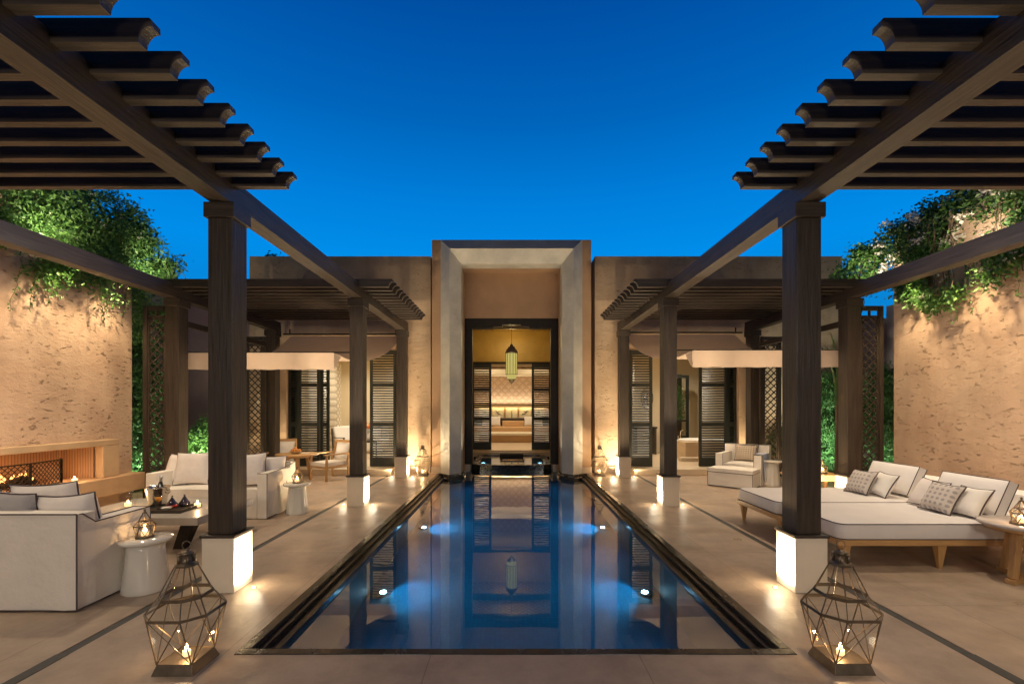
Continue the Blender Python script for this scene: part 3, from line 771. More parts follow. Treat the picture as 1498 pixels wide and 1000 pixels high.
# ------------------------------------------------------------------ planting
def leaf_add(vs,fs,p,size,rnd,droop=.0,narrow=.45,nrm=None):
    d=Vector((rnd.gauss(0,1),rnd.gauss(0,1),rnd.gauss(0,1)-droop)).normalized()
    n=Vector((rnd.gauss(0,1),rnd.gauss(0,1),rnd.gauss(0,1)))
    w=d.cross(n)
    if w.length<1e-4: return
    w.normalize(); u=w.cross(d)
    s=size*rnd.uniform(.6,1.3); o=len(vs)
    vs += [p, p+d*s*.5+w*s*narrow*.5+u*s*.06, p+d*s, p+d*s*.5-w*s*narrow*.5+u*s*.06]
    fs.append((o,o+1,o+2,o+3))
def leaf_mesh(name,blobs,count,size,m,parent,seed=1,droop=.3,narrow=.45,clump=.10,per=10,thr=-.12):
    rnd=random.Random(seed); vs=[];fs=[]
    vol=[b[3]*b[4]*b[5] for b in blobs]; tot=sum(vol)
    for b,vv in zip(blobs,vol):
        k=int(count*vv/tot/per); done=0; tries=0
        while done<k and tries<k*6:
            tries+=1
            while True:
                q=Vector((rnd.uniform(-1,1),rnd.uniform(-1,1),rnd.uniform(-1,1)))
                if q.length<=1: break
            q=q.normalized()*(q.length**.6)
            p=Vector((b[0]+q.x*b[3],b[1]+q.y*b[4],b[2]+q.z*b[5]))
            if noise.noise(p*2.1)<thr: continue
            done+=1
            for _ in range(per):
                pp=p+Vector((rnd.gauss(0,clump),rnd.gauss(0,clump),rnd.gauss(0,clump)))
                leaf_add(vs,fs,pp,size,rnd,droop,narrow)
    mb=MB(); mb.v=[tuple(v) for v in vs]; mb.f=fs; mb.sm=[False]*len(fs)
    return link(name,mb,m,parent)
# left creeper over the fireplace wall
t=thing('climbing_vine','dense green creeper spilling over the top of the left fireplace wall','climbing plant',(-6.8,5,0))
T0=Vector((-6.8,5,0))
def B(l): return [(x-T0.x,y-T0.y,z-T0.z,a,b_,c) for x,y,z,a,b_,c in l]
bl=[]
rr=random.Random(3)
y=1.6
while y<8.0:
    bl.append((-6.7+rr.uniform(-.1,.1),y,4.45+rr.uniform(-.1,.1),.45,.45,.5+rr.uniform(-.05,.1)))
    bl.append((-6.45,y+.2,3.95,.14,.34,.50+rr.uniform(-.12,.06)))
    y+=.42
bl+= [(-6.5,8.05,4.2,.35,.35,.55),(-6.45,8.2,3.8,.26,.3,.6),(-6.6,8.2,3.3,.3,.4,.6),(-6.38,7.15,3.6,.1,.25,.42),(-6.4,6.3,3.6,.1,.3,.38),(-6.1,8.2,4.30,.30,.22,.16)]
leaf_mesh('foliage',B(bl),80000,.062,M['leaf'],t,11,.5,.42,.075)
hang=[]; y=3.0
while y<7.7:
    hang.append((-6.44,y,3.85,.12,.26,.42+rr.uniform(-.14,.10))); y+=.36
leaf_mesh('hanging_foliage',B(hang),15000,.06,M['leaf'],t,14,.7,.45,.06)
leaf_mesh('blossom',B([q for q in bl if q[2]>4.2]),500,.045,M['petal'],t,12,0,.9,.03,4)
b=MB()
for i in range(14):
    y=rr.uniform(2,8.3)-5; pts=[(.0,y,-.0+4.5)]; x=.12; z=4.5
    for k in range(6): x+=rr.uniform(.02,.07); y+=rr.uniform(-.08,.08); z-=.16; pts.append((x+.15,y,z))
    link('stem',MB().tube(pts,.006,5),M['bark'],t)
# right creeper with white flowers
t=thing('climbing_vine','white flowered creeper spilling over the top of the right garden wall','climbing plant',(6.8,5,0))
T0=Vector((6.8,5,0)); bl=[]; y=1.6
while y<7.9:
    bl.append((6.72+rr.uniform(-.1,.1),y,4.42+rr.uniform(-.1,.1),.42,.42,.42+rr.uniform(-.05,.1)))
    y+=.40
clumps=[(6.42,7.0,3.75,.14,.30,.50),(6.36,6.85,3.42,.12,.22,.35),(6.42,7.35,3.7,.13,.26,.42),(6.38,6.6,3.55,.10,.14,.40),(6.42,5.75,3.75,.14,.32,.42),(6.38,5.9,3.5,.13,.24,.34),(6.42,5.2,3.85,.14,.36,.36),(6.42,4.4,3.85,.14,.4,.36),(6.5,3.4,3.9,.14,.5,.3),(6.3,8.2,4.1,.35,.4,.42)]
leaf_mesh('foliage',B(bl),52000,.065,M['leafd'],t,21,.4,.5,.075)
leaf_mesh('hanging_foliage',B(clumps),13000,.065,M['leaf'],t,23,.7,.55,.06)
fl=[]
for i in range(70):
    y=rr.uniform(3.6,8.3); fl.append((6.42+rr.uniform(-.2,.25),y,4.35+rr.uniform(-.40,.45),.07,.08,.05))
for c in clumps:
    for i in range(2): fl.append((c[0]-.08,c[1]+rr.uniform(-.2,.2),c[2]+rr.uniform(-.3,.3),.05,.07,.05))
fl+=[(6.35,5.75,4.55,.18,.3,.14),(6.35,5.3,4.45,.18,.25,.12)]
leaf_mesh('blossom',B(fl),4200,.05,M['petal'],t,22,0,.95,.03,7,-9)
b=MB()
for c in clumps:
    for i in range(3):
        x,y,z=c[0]-6.8,c[1]-5,4.5; pts=[(x,y,z)]
        for k in range(7): x+=rr.uniform(-.03,.02); y+=rr.uniform(-.05,.05); z-=.17; pts.append((x,y,z))
        link('stem',MB().tube(pts,.006,5),M['bark'],t)

def trails(parent,T0,specs,seed,m):
    rd=random.Random(seed)
    for (x,y,z,L_) in specs:
        p=Vector((x-T0.x,y-T0.y,z-T0.z)); pts=[p.copy()]; vs=[];fs=[]
        dx=rd.uniform(-.03,.03); dy=rd.uniform(-.25,.25); n=int(L_/.05)
        for k in range(n):
            p=p+Vector((dx*.1+rd.gauss(0,.004),dy*.05+rd.gauss(0,.010),-.05)); pts.append(p.copy())
            for _ in range(rd.choice((1,2,3))): leaf_add(vs,fs,p.copy(),.07*(1-.4*k/n),rd,.5,.5)
        st=link('trailing_stem',MB().tube(pts,.0028,4),M['bark'],parent)
        mb=MB(); mb.v=[tuple(v) for v in vs]; mb.f=fs; mb.sm=[False]*len(fs); link('trailing_leaves',mb,m,st)
rt=random.Random(77)
VL=[o for o in bpy.data.objects if o.name.startswith('climbing_vine')]
for o in VL:
    s_=-1 if o.location.x<0 else 1
    sp_=[]
    for i in range(20):
        y=rt.uniform(4.6,7.6); sp_.append((s_*rt.uniform(6.36,6.46),y,3.75+rt.uniform(-.2,.2),rt.uniform(.35,.85)))
    for i in range(5): sp_.append((s_*rt.uniform(6.0,6.4),rt.uniform(7.8,8.3),4.2,rt.uniform(.4,.9)))
    trails(o,o.location.copy(),sp_,11 if s_<0 else 12,M['leaf'])
def shrub(name,label,cat,x,y,z,blobs,n,size,m,seed,droop=.5,narrow=.3,h=2.2):
    t=thing(name,label,cat,(x,y,z))
    leaf_mesh('foliage',blobs,n,size,m,t,seed,droop,narrow,.08,8)
    b=MB(); rd=random.Random(seed)
    for i in range(7):
        a=rd.uniform(0,6.28); b.tube([(0,0,0),(.12*math.cos(a),.12*math.sin(a),h*.4),(.3*math.cos(a),.3*math.sin(a),h*.85)],[.022,.014,.006],6)
    link('stem',b,M['bark'],t); return t
shrub('bamboo','bright green bamboo clump beyond the right wing, lit from below','bamboo',7.75,10.9,-.05,[(0,0,1.2,.6,.4,1.1),(.1,0,2.0,.5,.4,.6),(-.3,-.1,.7,.4,.4,.6)],15000,.10,M['leaf2'],31,.9,.22)
shrub('bamboo','bright green bamboo seen through the lattice beside the right garden wall','bamboo',7.2,8.7,-.05,[(0,0,1.1,.45,.5,1.0),(0,.1,1.9,.35,.4,.6)],9000,.10,M['leaf2'],32,.9,.22)
shrub('leafy_shrub','leafy green shrub behind the end of the left fireplace wall','shrub',-7.35,8.6,-.05,[(0,0,1.1,.5,.5,1.1),(.1,0,2.1,.45,.45,.7),(.3,.2,3.0,.35,.35,.6)],13000,.09,M['leaf2'],33,.5,.4)
shrub('leafy_shrub','green shrub with small leaves against the wall left of the pavilion','shrub',-7.0,10.4,-.05,[(0,0,.65,.5,.4,.6),(.15,0,1.15,.3,.3,.35)],8000,.07,M['leaf'],34,.3,.5,1.3)
shrub('leafy_shrub','dark leafy shrub between the lattice and the right wing','shrub',6.6,11.0,-.05,[(0,0,.6,.4,.3,.6)],3000,.07,M['leafd'],35,.3,.5,1.2)
t=thing('roof_shrub','small dark shrub showing above the left end of the pavilion roof','shrub',(-6.2,11.6,4.3))
leaf_mesh('foliage',[(0,0,.75,.2,.3,.45),(.1,0,1.0,.12,.2,.2)],2200,.07,M['leafd'],t,36,.2,.45,.05)
link('trunk',MB().tube([(0,0,.0),(0,0,.6),(.05,0,1.0)],.02),M['bark'],t)
# trees beyond the right boundary
t=thing('palm_shrub','dark spiky plant rising beyond the lattice at the end of the right garden wall','plant',(6.9,9.6,-.05))
b=MB(); rd=random.Random(5)
for i in range(26):
    a=rd.uniform(0,6.28); r0=rd.uniform(.15,.4); z0=rd.uniform(1.6,2.6)
    p0=Vector((0,0,z0)); p1=p0+Vector((math.cos(a)*r0,math.sin(a)*r0,.6)); p2=p1+Vector((math.cos(a)*r0*.9,math.sin(a)*r0*.9,.2))
    w=Vector((-math.sin(a),math.cos(a),0))*.02
    b.add([p0-w,p0+w,p1+w,p2,p1-w],[(0,1,2,4),(4,2,3)])
link('fronds',b,M['leafd'],t); link('trunk',MB().tube([(0,0,0),(0,0,2.6)],[.05,.03]),M['bark'],t)

# ------------------------------------------------------------------ lanterns
def lantern_parts(t,S=1.0,small=False):
    fr=MB(); bs=MB(); gl=MB()
    hb=.125; ht=.105
    bs.hexa([(-hb,-hb,0),(hb,-hb,0),(hb,hb,0),(-hb,hb,0)],[(-ht,-ht,.058),(ht,-ht,.058),(ht,ht,.058),(-ht,ht,.058)])
    c=.095; e=.188
    def octo(e_,c_,z): return [Vector(p) for p in ((-c_,-e_,z),(c_,-e_,z),(e_,-c_,z),(e_,c_,z),(c_,e_,z),(-c_,e_,z),(-e_,c_,z),(-e_,-c_,z))]
    q=[Vector(p) for p in ((-ht,-ht,.06),(ht,-ht,.06),(ht,ht,.06),(-ht,ht,.06))]
    o1=octo(e,c,.352); o2=octo(.128,.060,.447); o3=octo(.052,.026,.625)
    w=.0052
    def br(a,b_,ww=w): fr.bar(a,b_,ww,ww,up=(.1,.2,1))
    for i in range(8):
        j=(i+1)%8
        fr.bar(o1[i],o1[j],.005,.017); fr.bar(o2[i],o2[j],.005,.021); fr.bar(o3[i],o3[j],.008,.012)
        br(o1[i],o2[i]); br(o2[i],o3[i]); gl.add([o1[i],o1[j],o2[j],o2[i]],[(0,1,2,3)]); gl.add([o2[i],o2[j],o3[j],o3[i]],[(0,1,2,3)])
    # lower part: four faces with crossed braces and four corner triangles
    for k in range(4):
        a=q[k]; b_=q[(k+1)%4]; ta=o1[2*k]; tb=o1[2*k+1]
        br(a,ta); br(b_,tb); br(a,tb,.0046); br(b_,ta,.0046); br(a,b_)
        gl.add([a,b_,tb,ta],[(0,1,2,3)]); gl.add([b_,o1[(2*k+2)%8],tb],[(0,1,2)])
    cap=MB().lathe([(.055,.622),(.055,.634),(.030,.640),(.030,.690),(.040,.694),(.045,.700),(.02,.708),(.0,.716)],12)
    for k in range(4):
        a=R(45+90*k); cap.lathe([(.010,.64),(.010,.685)],8,(.040*math.cos(a),.040*math.sin(a)))
    ring=MB().tube([(.028*math.cos(a),0,.742+.028*math.sin(a)) for a in [2*math.pi*k/18 for k in range(18)]],.0028,5,True)
    for m in (fr,bs,gl,cap,ring): m.xf(Matrix.Scale(S,4))
    link('base',bs,M['bronze'],t,.002*S); link('frame',fr,M['bronze'],t); link('glass',gl,M['glasspane'],t)
    link('cap',cap,M['bronze'],t); link('hook_ring',ring,M['bronze'],t)
    cd=MB().lathe([(.022,.06),(.022,.092),(.0,.092)],14).xf(Matrix.Scale(S,4)); k=link('candle',cd,M['candle'],t)
    fl=MB().lathe([(.002,.096),(.009,.106),(.009,.114),(.0,.136)],8).xf(Matrix.Scale(S,4)); link('flame',fl,M['flame'],k)
L0=thing('candle_lantern','large glass and bronze lantern on the paving, near left corner of the pool','lantern',(-2.05,2.81,0),0,'large floor lanterns')
lantern_parts(L0)
dup(L0,None,(2.03,2.82,0),0,'large glass and bronze lantern on the paving, near right corner of the pool')
dup(L0,None,(-2.13,10.66,0),0,'large lantern by the facade at the far left corner of the pool')
dup(L0,None,(2.05,10.66,0),0,'large lantern by the facade at the far right corner of the pool')
point((-2.05,2.81,.15),1.6,r=.012); point((2.03,2.82,.15),1.6,r=.012); point((-2.13,10.66,.15),3,r=.015); point((2.05,10.66,.15),3,r=.015)
def small_lantern_parts(t):
    fr=MB(); S=.25; n=6
    def ring(r,z,ph=0): return [Vector((r*math.cos(R(60*k+ph)),r*math.sin(R(60*k+ph)),z)) for k in range(n)]
    r0=ring(.062,.02); r1=ring(.078,.105,30); r2=ring(.048,.150); r3=ring(.012,.215)
    w=.0055
    for i in range(n):
        j=(i+1)%n
        for r in (r1,r2): fr.bar(r[i],r[j],w,w*1.6)
        fr.bar(r0[i],r1[i],w); fr.bar(r0[j],r1[i],w); fr.bar(r1[i],r2[i],w); fr.bar(r1[i],r2[j],w); fr.bar(r2[i],r3[i],w)
    bs=MB().prism([(v.x*1.25,v.y*1.25) for v in reversed(r0)],'z',0,.022)
    link('base',bs,M['bronze'],t,.002); link('frame',fr,M['bronze'],t)
    link('cap',MB().lathe([(.018,.210),(.018,.218),(.008,.224),(.008,.24),(.013,.246),(0,.252)],10),M['bronze'],t)
    gl=MB()
    for i in range(n):
        j=(i+1)%n; gl.add([r0[i]*.97,r0[j]*.97,r1[i]*.97],[(0,1,2)]); gl.add([r1[i]*.97,r0[j]*.97,r1[j]*.97],[(0,1,2)]); gl.add([r1[i]*.97,r1[j]*.97,r2[j]*.97],[(0,1,2)])
    link('glass',gl,M['glasspane'],t)
    k=link('candle',MB().lathe([(.026,.022),(.026,.060),(0,.060)],12),M['candle'],t)
    link('flame',MB().lathe([(.002,.062),(.008,.070),(.008,.08),(0,.098)],8),M['flame'],k)
S0=thing('table_lantern','small bronze candle lantern on the white pedestal table beside the near left sofa','lantern',(-3.27,3.99,.455),R(10),'small table lanterns'); small_lantern_parts(S0)
dup(S0,None,(-3.285,6.86,.455),R(0),'small bronze candle lantern on the ribbed white pedestal table beside the far left sofa')
dup(S0,None,(4.63,4.12,.533),R(20),'small bronze candle lantern on the round wooden table at the right edge')
dup(S0,None,(5.42,7.9,.452),R(0),'small bronze candle lantern on the teak bench behind the right column')
for p,w in (((-3.27,3.99,.54),2),((-3.285,6.86,.54),3),((4.63,4.12,.62),3),((5.42,7.9,.54),3)): point(p,w,r=.01)

# loose candles in glasses
def candle(label,loc,w=2.5):
    t=thing('glass_candle',label,'candle',loc,0,'tea candles in glasses')
    link('glass',MB().lathe([(.036,0),(.04,.004),(.042,.075),(.040,.075),(.037,.008),(0,.006)],18),M['glass'],t)
    k=link('wax',MB().lathe([(.034,.009),(.036,.05),(0,.05)],16),M['candle'],t)
    link('flame',MB().lathe([(.002,.052),(.008,.060),(.008,.070),(0,.088)],8),M['flame'],k)
    point((loc[0],loc[1],loc[2]+.085),w,r=.012)
candle('glass tea candle on the coffee table, right of the tray',(-3.80,5.42,.402))
candle('glass tea candle on the coffee table, left of the champagne bucket',(-4.66,5.45,.402))
candle('glass tea candle on the hearth, right of the lattice fire screen',(-6.48,6.66,.502),4)
candle('glass tea candle on the hearth before the lattice fire screen',(-6.40,5.60,.502),4)

# ------------------------------------------------------------------ pedestal tables
def pedestal(label,x,y,top_r=.235,neck=.155,base=.20,h=.455,flute=0,nf=0,rz=0,group='white ceramic pedestal tables'):
    t=thing('pedestal_table',label,'side table',(x,y,0),rz,group)
    link('top',MB().lathe([(neck*.9,h-.045),(top_r*.9,h-.036),(top_r,h-.022),(top_r,h-.008),(top_r*.985,h-.002),(.0,h)],40),M['ceramic'],t)
    pr=[(base*.97,0),(base,.012)]
    for k in range(1,11):
        u=k/10; pr.append((base+(neck-base)*(u**.8),.012+u*(h-.06)))
    link('pedestal',MB().lathe(pr,64,(0,0),flute,nf),M['ceramic'],t); return t
pedestal('smooth white ceramic pedestal table beside the near left sofa',-3.25,3.98,.195,.135,.178)
pedestal('ribbed white ceramic pedestal table beside the far left sofa',-3.29,6.87,.198,.118,.158,.455,.035,16)
pedestal('white ceramic pedestal table behind the daybeds beside the armchair',5.32,9.30,.22,.13,.185,.52,.02,10)

# ------------------------------------------------------------------ soft furniture
def drape(mb,x0,x1,y0,y1,z0,z1,amp=.02,seed=0,crown=.0,nx=28):
    """fabric covered block: pleats deepen toward the hem"""
    rd=random.Random(seed); ph=[rd.uniform(0,6.28) for _ in range(8)]
    per=[(x0,y0),(x1,y0),(x1,y1),(x0,y1)]
    for k in range(4):
        a=Vector(per[k]); c=Vector(per[(k+1)%4]); L_=(c-a).length; d=(c-a)/L_; nrm=Vector((d.y,-d.x))
        nu=max(int(L_*22),4)
        def fn(u,v,a=a,d=d,L_=L_,nrm=nrm,k=k):
            s=u*L_; env=math.sin(math.pi*min(max(u,0),1))**.5
            f=(math.sin(s*9+ph[k])*.5+math.sin(s*17+ph[k+4]+v*2)*.35+noise.noise(Vector((s*3,k*7+seed,v*1.5)))*.9)
            o=amp*(1-v)**1.2*f*env + .006*noise.noise(Vector((s*5,v*5,k+seed)))*env
            p=a+d*s+nrm*o
            return (p.x,p.y,z0+(z1-z0)*v)
        mb.grid(fn,nu,10)
    mb.grid(lambda u,v:(x0+(x1-x0)*u,y0+(y1-y0)*v,z1+crown*math.sin(math.pi*u)*math.sin(math.pi*v)+.004*noise.noise(Vector((u*6+seed,v*6,3)))*math.sin(math.pi*u)*math.sin(math.pi*v)),14,10)
    return mb
def cushion_mesh(w,h,t,seed=0,n=16):
    """pillow: x width, z height, thickness y; bottom edge at z=0"""
    mb=MB(); rd=seed*3.1
    def fn(sgn):
        def f(u,v):
            a=2*u-1; c=2*v-1
            x=w/2*a*(1-.10*(1-c*c)*abs(a)**2); z=h/2*c*(1-.10*(1-a*a)*abs(c)**2)
            th=t/2*((1-a**4)*(1-c**4))**.55*(1+.10*noise.noise(Vector((a*1.6+rd,c*1.6,sgn))))
            th+=.006*noise.noise(Vector((a*5+rd,c*5,sgn)))*(1-a*a)*(1-c*c)
            return (x,sgn*th,z+h/2)
        return f
    mb.grid(fn(-1),n,n); mb.grid(fn(1),n,n,True,True)
    def e(a,c): return (w/2*a*(1-.10*(1-c*c)*abs(a)**2),0,h/2*c*(1-.10*(1-a*a)*abs(c)**2)+h/2)
    pts=[e(-1+2*k/10,-1) for k in range(10)]+[e(1,-1+2*k/10) for k in range(10)]+[e(1-2*k/10,1) for k in range(10)]+[e(-1,1-2*k/10) for k in range(10)]
    return mb,pts
CID=[0]
def cushion(label,loc,w,h,t,lean=-15,yaw=0,m='cushion',roll=0,name='cushion',piping=True,group=None,pr=.007):
    """yaw 0 faces -y; lean tips the top backward"""
    CID[0]+=1
    mb,pts=cushion_mesh(w,h,t,CID[0])
    o=link(name,mb,M[m]); o.location=loc
    o.rotation_euler=(Matrix.Rotation(R(yaw),3,'Z')@Matrix.Rotation(R(lean),3,'X')@Matrix.Rotation(R(roll),3,'Y')).to_euler()
    tag(o,label,'cushion',group)
    if piping: link('piping',MB().tube(pts,pr,5,True),M['pipe'],o)
    return o

# near left sofa (back toward the camera)
t=thing('sofa','white slipcovered sofa in the left foreground, its back to the camera','sofa',(-4.5,3.98,0),0,'pair of slipcovered sofas')
X0,X1=-1.15,1.07; Y0,Y1=-.45,.27
bk=MB(); drape(bk,X0,X1,Y0,Y0+.16,.012,.762,.022,1); link('backrest',bk,M['cover'],t)
for a,c in ((X1-.16,X1),(X0,X0+.16)):
    ar=MB()
    drape(ar,a,c,Y0+.161,Y1,.012,.668,.035,int(a*10)); link('arm',ar,M['cover'],t)
link('seat',drape(MB(),X0+.165,X1-.165,Y0+.165,Y1+.01,.012,.42,.015,4,.03),M['cover'],t)
b=MB()
b.tube([(X0,Y0,.765),(X1,Y0,.765)],.006,5); b.tube([(X1,Y0,.012),(X1,Y0,.765),(X1,Y0+.05,.76),(X1,Y0+.16,.672),(X1,Y1,.672)],.006,5)
b.tube([(X0,Y0-.003,.014),(X1,Y0-.003,.014),(X1+.003,Y1,.014)],.005,5); b.tube([(X1-.16,Y0+.161,.672),(X1-.16,Y1,.672),(X1,Y1,.672),(X1,Y1,.02)],.005,5)
link('piping',b,M['pipe'],t)
for i,(x,y,yaw,lean,w,m) in enumerate(((-3.70,3.86,180,-26,.50,'cushion'),(-4.22,3.86,176,-34,.52,'greycush'),(-4.05,4.02,184,-30,.56,'cushion'),(-4.6,3.88,180,-22,.52,'greycush'))):
    cushion(['pale cushion in the corner of the near left sofa, by the arm','grey cushion on the near left sofa, second from its right arm','pale cushion leaning in front of the grey one on the near left sofa','grey cushion on the near left sofa at the left edge of the picture'][i],(x,y,[.40,.44,.47,.44][i]),w,.50,.17,lean*.5,yaw,m,[4,-5,3,-3][i],group='cushions on the near left sofa')

# far left sofa (facing the camera)
t=thing('sofa','pale slipcovered sofa behind the coffee table on the left, facing the camera','sofa',(-4.42,6.90,0),0,'pair of slipcovered sofas')
X0,X1=-.86,.88; Y0,Y1=-.42,.43
bk=MB(); drape(bk,X0,X1,Y1-.16,Y1,.012,.735,.012,11); link('backrest',bk,M['cover'],t)
for a,c in ((X1-.14,X1),(X0,X0+.14)):
    ar=MB(); drape(ar,a,c,Y0,Y1-.161,.012,.655,.028,int(a*10)+5); link('arm',ar,M['cover'],t)
link('seat',drape(MB(),X0+.145,X1-.145,Y0-.005,Y1-.165,.012,.43,.03,14,.03),M['cover'],t)
b=MB(); b.tube([(X1,Y0,.014),(X1,Y0,.655),(X1,Y0+.3,.66),(X1,Y1-.16,.70),(X1,Y1,.738)],.005,5); b.tube([(X1,Y0-.003,.014),(X1+.003,Y1,.014)],.005,5)
b.tube([(X1-.14,Y0,.655),(X1,Y0,.655)],.005,5); b.tube([(X0,Y1-.16,.738),(X1,Y1-.16,.738)],.005,5)
link('piping',b,M['pipe'],t)
cs=[(-5.12,6.83,-6,-20,.46,.46,'pale square cushion on the far left sofa, furthest left of its row'),
    (-4.83,6.74,0,-16,.54,.50,'large pale cushion on the far left sofa, second from the left'),
    (-4.42,6.80,4,-18,.48,.46,'pale cushion on the far left sofa half hidden by the near column'),
    (-4.05,6.84,18,-16,.46,.44,'pale cushion on the far left sofa just right of the near column'),
    (-3.88,6.60,30,-18,.50,.50,'plump pale cushion standing at the front right of the far left sofa'),
    (-3.72,6.92,34,-14,.44,.42,'pale cushion tucked in the right corner of the far left sofa')]
for x,y,yaw,lean,w,h,lab in cs: cushion(lab,(x,y,.445),w,h,.17,lean,yaw,'cushion',random.uniform(-4,4),group='cushions on the far left sofa')

# coffee table
t=thing('coffee_table','low pale stone coffee table with slanted black legs between the left sofas','coffee table',(-4.25,5.45,0))
link('top',MB().box(-.75,.80,-.53,.53,.315,.40),M['greystone'],t,.004)
for sx in (-1,1):
    for sy in (-1,1):
        b=MB(); a=.48*sx; y=.30*sy
        b.hexa([(a-.09,y-.05,0),(a+.03,y-.05,0),(a+.03,y+.05,0),(a-.09,y+.05,0)],[(a-.03+sx*.04,y-.05,.314),(a+.13+sx*.04,y-.05,.314),(a+.13+sx*.04,y+.05,.314),(a-.03+sx*.04,y+.05,.314)]); link('leg',b,M['black'],t,.003)
# tray and items
t=thing('serving_tray','dark rectangular serving tray on the coffee table','tray',(-4.07,5.30,.401))
link('base',MB().box(-.27,.27,-.17,.17,0,.014),M['black'],t,.003)
b=MB(); b.box(-.27,.27,-.18,-.165,.0,.035).box(-.27,.27,.165,.18,0,.035).box(-.285,-.27,-.18,.18,0,.035).box(.27,.285,-.18,.18,0,.035)
link('rim',b,M['dwx'],t,.002)
t=thing('champagne_bucket','hammered silver champagne bucket with a bottle on the coffee table','ice bucket',(-4.36,5.52,.401))
link('bucket',MB().lathe([(.085,0),(.09,.01),(.10,.08),(.118,.20),(.132,.225),(.135,.235),(.128,.235),(.112,.20),(.09,.02),(0,.02)],32),M['silver'],t)
for s in (-1,1): link('handle',MB().tube([(s*.12,0,.19),(s*.15,0,.20),(s*.155,0,.17),(s*.13,0,.15),(s*.112,0,.16)],.006,6),M['silver'],t)
t=thing('champagne_bottle','champagne bottle with pale foil neck standing in the silver bucket','bottle',(-4.37,5.55,.43))
b=MB().lathe([(.04,0),(.042,.14),(.036,.20),(.020,.25),(.016,.27)],20); b.xf(Matrix.Rotation(R(6),4,'Y')); link('glass_body',b,M['bottle'],t)
b=MB().lathe([(.017,.262),(.0175,.31),(.02,.312),(.02,.33),(0,.335)],16); b.xf(Matrix.Rotation(R(6),4,'Y')); link('foil_neck',b,M['foil'],t)
def flute_glass(label,x,y):
    t=thing('champagne_flute',label,'glass',(x,y,.401),0,'champagne flutes')
    link('bowl',MB().lathe([(.006,.09),(.02,.12),(.026,.17),(.023,.215)],16),M['glass'],t)
    link('stem',MB().lathe([(.03,0),(.03,.003),(.004,.006),(.004,.09)],14),M['glass'],t)
flute_glass('empty champagne flute on the coffee table, left of the bucket',-4.52,5.32); flute_glass('empty champagne flute on the coffee table, just in front of the bucket',-4.40,5.24)
t=thing('cocktail_glass','stemmed glass of orange drink on the tray','glass',(-4.16,5.28,.416))
link('bowl',MB().lathe([(.005,.07),(.03,.10),(.042,.15),(.040,.165)],18),M['glass'],t); link('drink',MB().lathe([(.004,.078),(.028,.104),(.038,.14),(0,.14)],18),M['drink'],t)
link('stem',MB().lathe([(.032,0),(.032,.003),(.004,.006),(.004,.072)],14),M['glass'],t)
for i,(x,y,lab,m) in enumerate(((-4.06,5.36,'small ruby red tagine shaped dish on the tray','ruby'),(-3.97,5.44,'small dark smoked tagine shaped dish behind the ruby one','smoked'))):
    t=thing('tagine_dish',lab,'dish',(x,y,.416),0,'small tagine shaped dishes')
    link('bowl',MB().lathe([(.03,0),(.05,.012),(.062,.035),(.058,.035)],20),M[m],t)
    link('lid',MB().lathe([(.060,.036),(.058,.045),(.035,.075),(.012,.115),(.008,.125),(.013,.135),(0,.145)],20),M['smoked'],t)
t=thing('small_bowl','small cream bowl at the front of the tray','bowl',(-4.02,5.22,.416)); link('bowl_shell',MB().lathe([(.02,0),(.045,.02),(.055,.035),(.050,.035),(.0,.012)],20),M['ceramic'],t)

# dining set
def round_table(label,x,y,r,h,legs,mt,ml,name='dining_table',cat='table'):
    t=thing(name,label,cat,(x,y,0)); link('top',MB().lathe([(r*.96,h-.035),(r,h-.025),(r,h-.006),(r*.985,h),(0,h)],48),mt,t)
    for k in range(legs):
        a=2*math.pi*k/legs+.5; c,s_=math.cos(a),math.sin(a)
        b=MB().bar((c*r*.62,s_*r*.62,0),(c*r*.42,s_*r*.42,h-.036),.06,.06); link('leg',b,ml,t,.004)
    link('apron',MB().lathe([(r*.55,h-.085),(r*.57,h-.085),(r*.57,h-.036),(r*.55,h-.036),(r*.55,h-.085)],32),ml,t)
    return t
round_table('round pale dining table with teak legs near the left wing doors',-4.80,10.05,.45,.58,4,M['oaky'],M['oakz'])
t=thing('fruit_bowl','shallow wooden bowl of oranges on the round dining table','bowl',(-4.82,10.0,.581))
link('bowl_shell',MB().lathe([(.05,0),(.11,.03),(.13,.055),(.122,.055),(.1,.035),(0,.02)],24),M['terracotta'],t)
for p in ((-.05,-.04,.07),(.05,-.03,.07),(0,.05,.07),(-.07,.03,.07),(.07,.04,.07),(0,0,.12),(.02,-.06,.075)): link('orange',MB().ball(p,.036),M['orange'],t)
t=thing('plate','small white plate on the dining table','plate',(-4.62,10.05,.581)); link('disc',MB().lathe([(.05,0),(.09,.012),(.088,.014),(.05,.004),(0,.004)],24),M['white'],t)
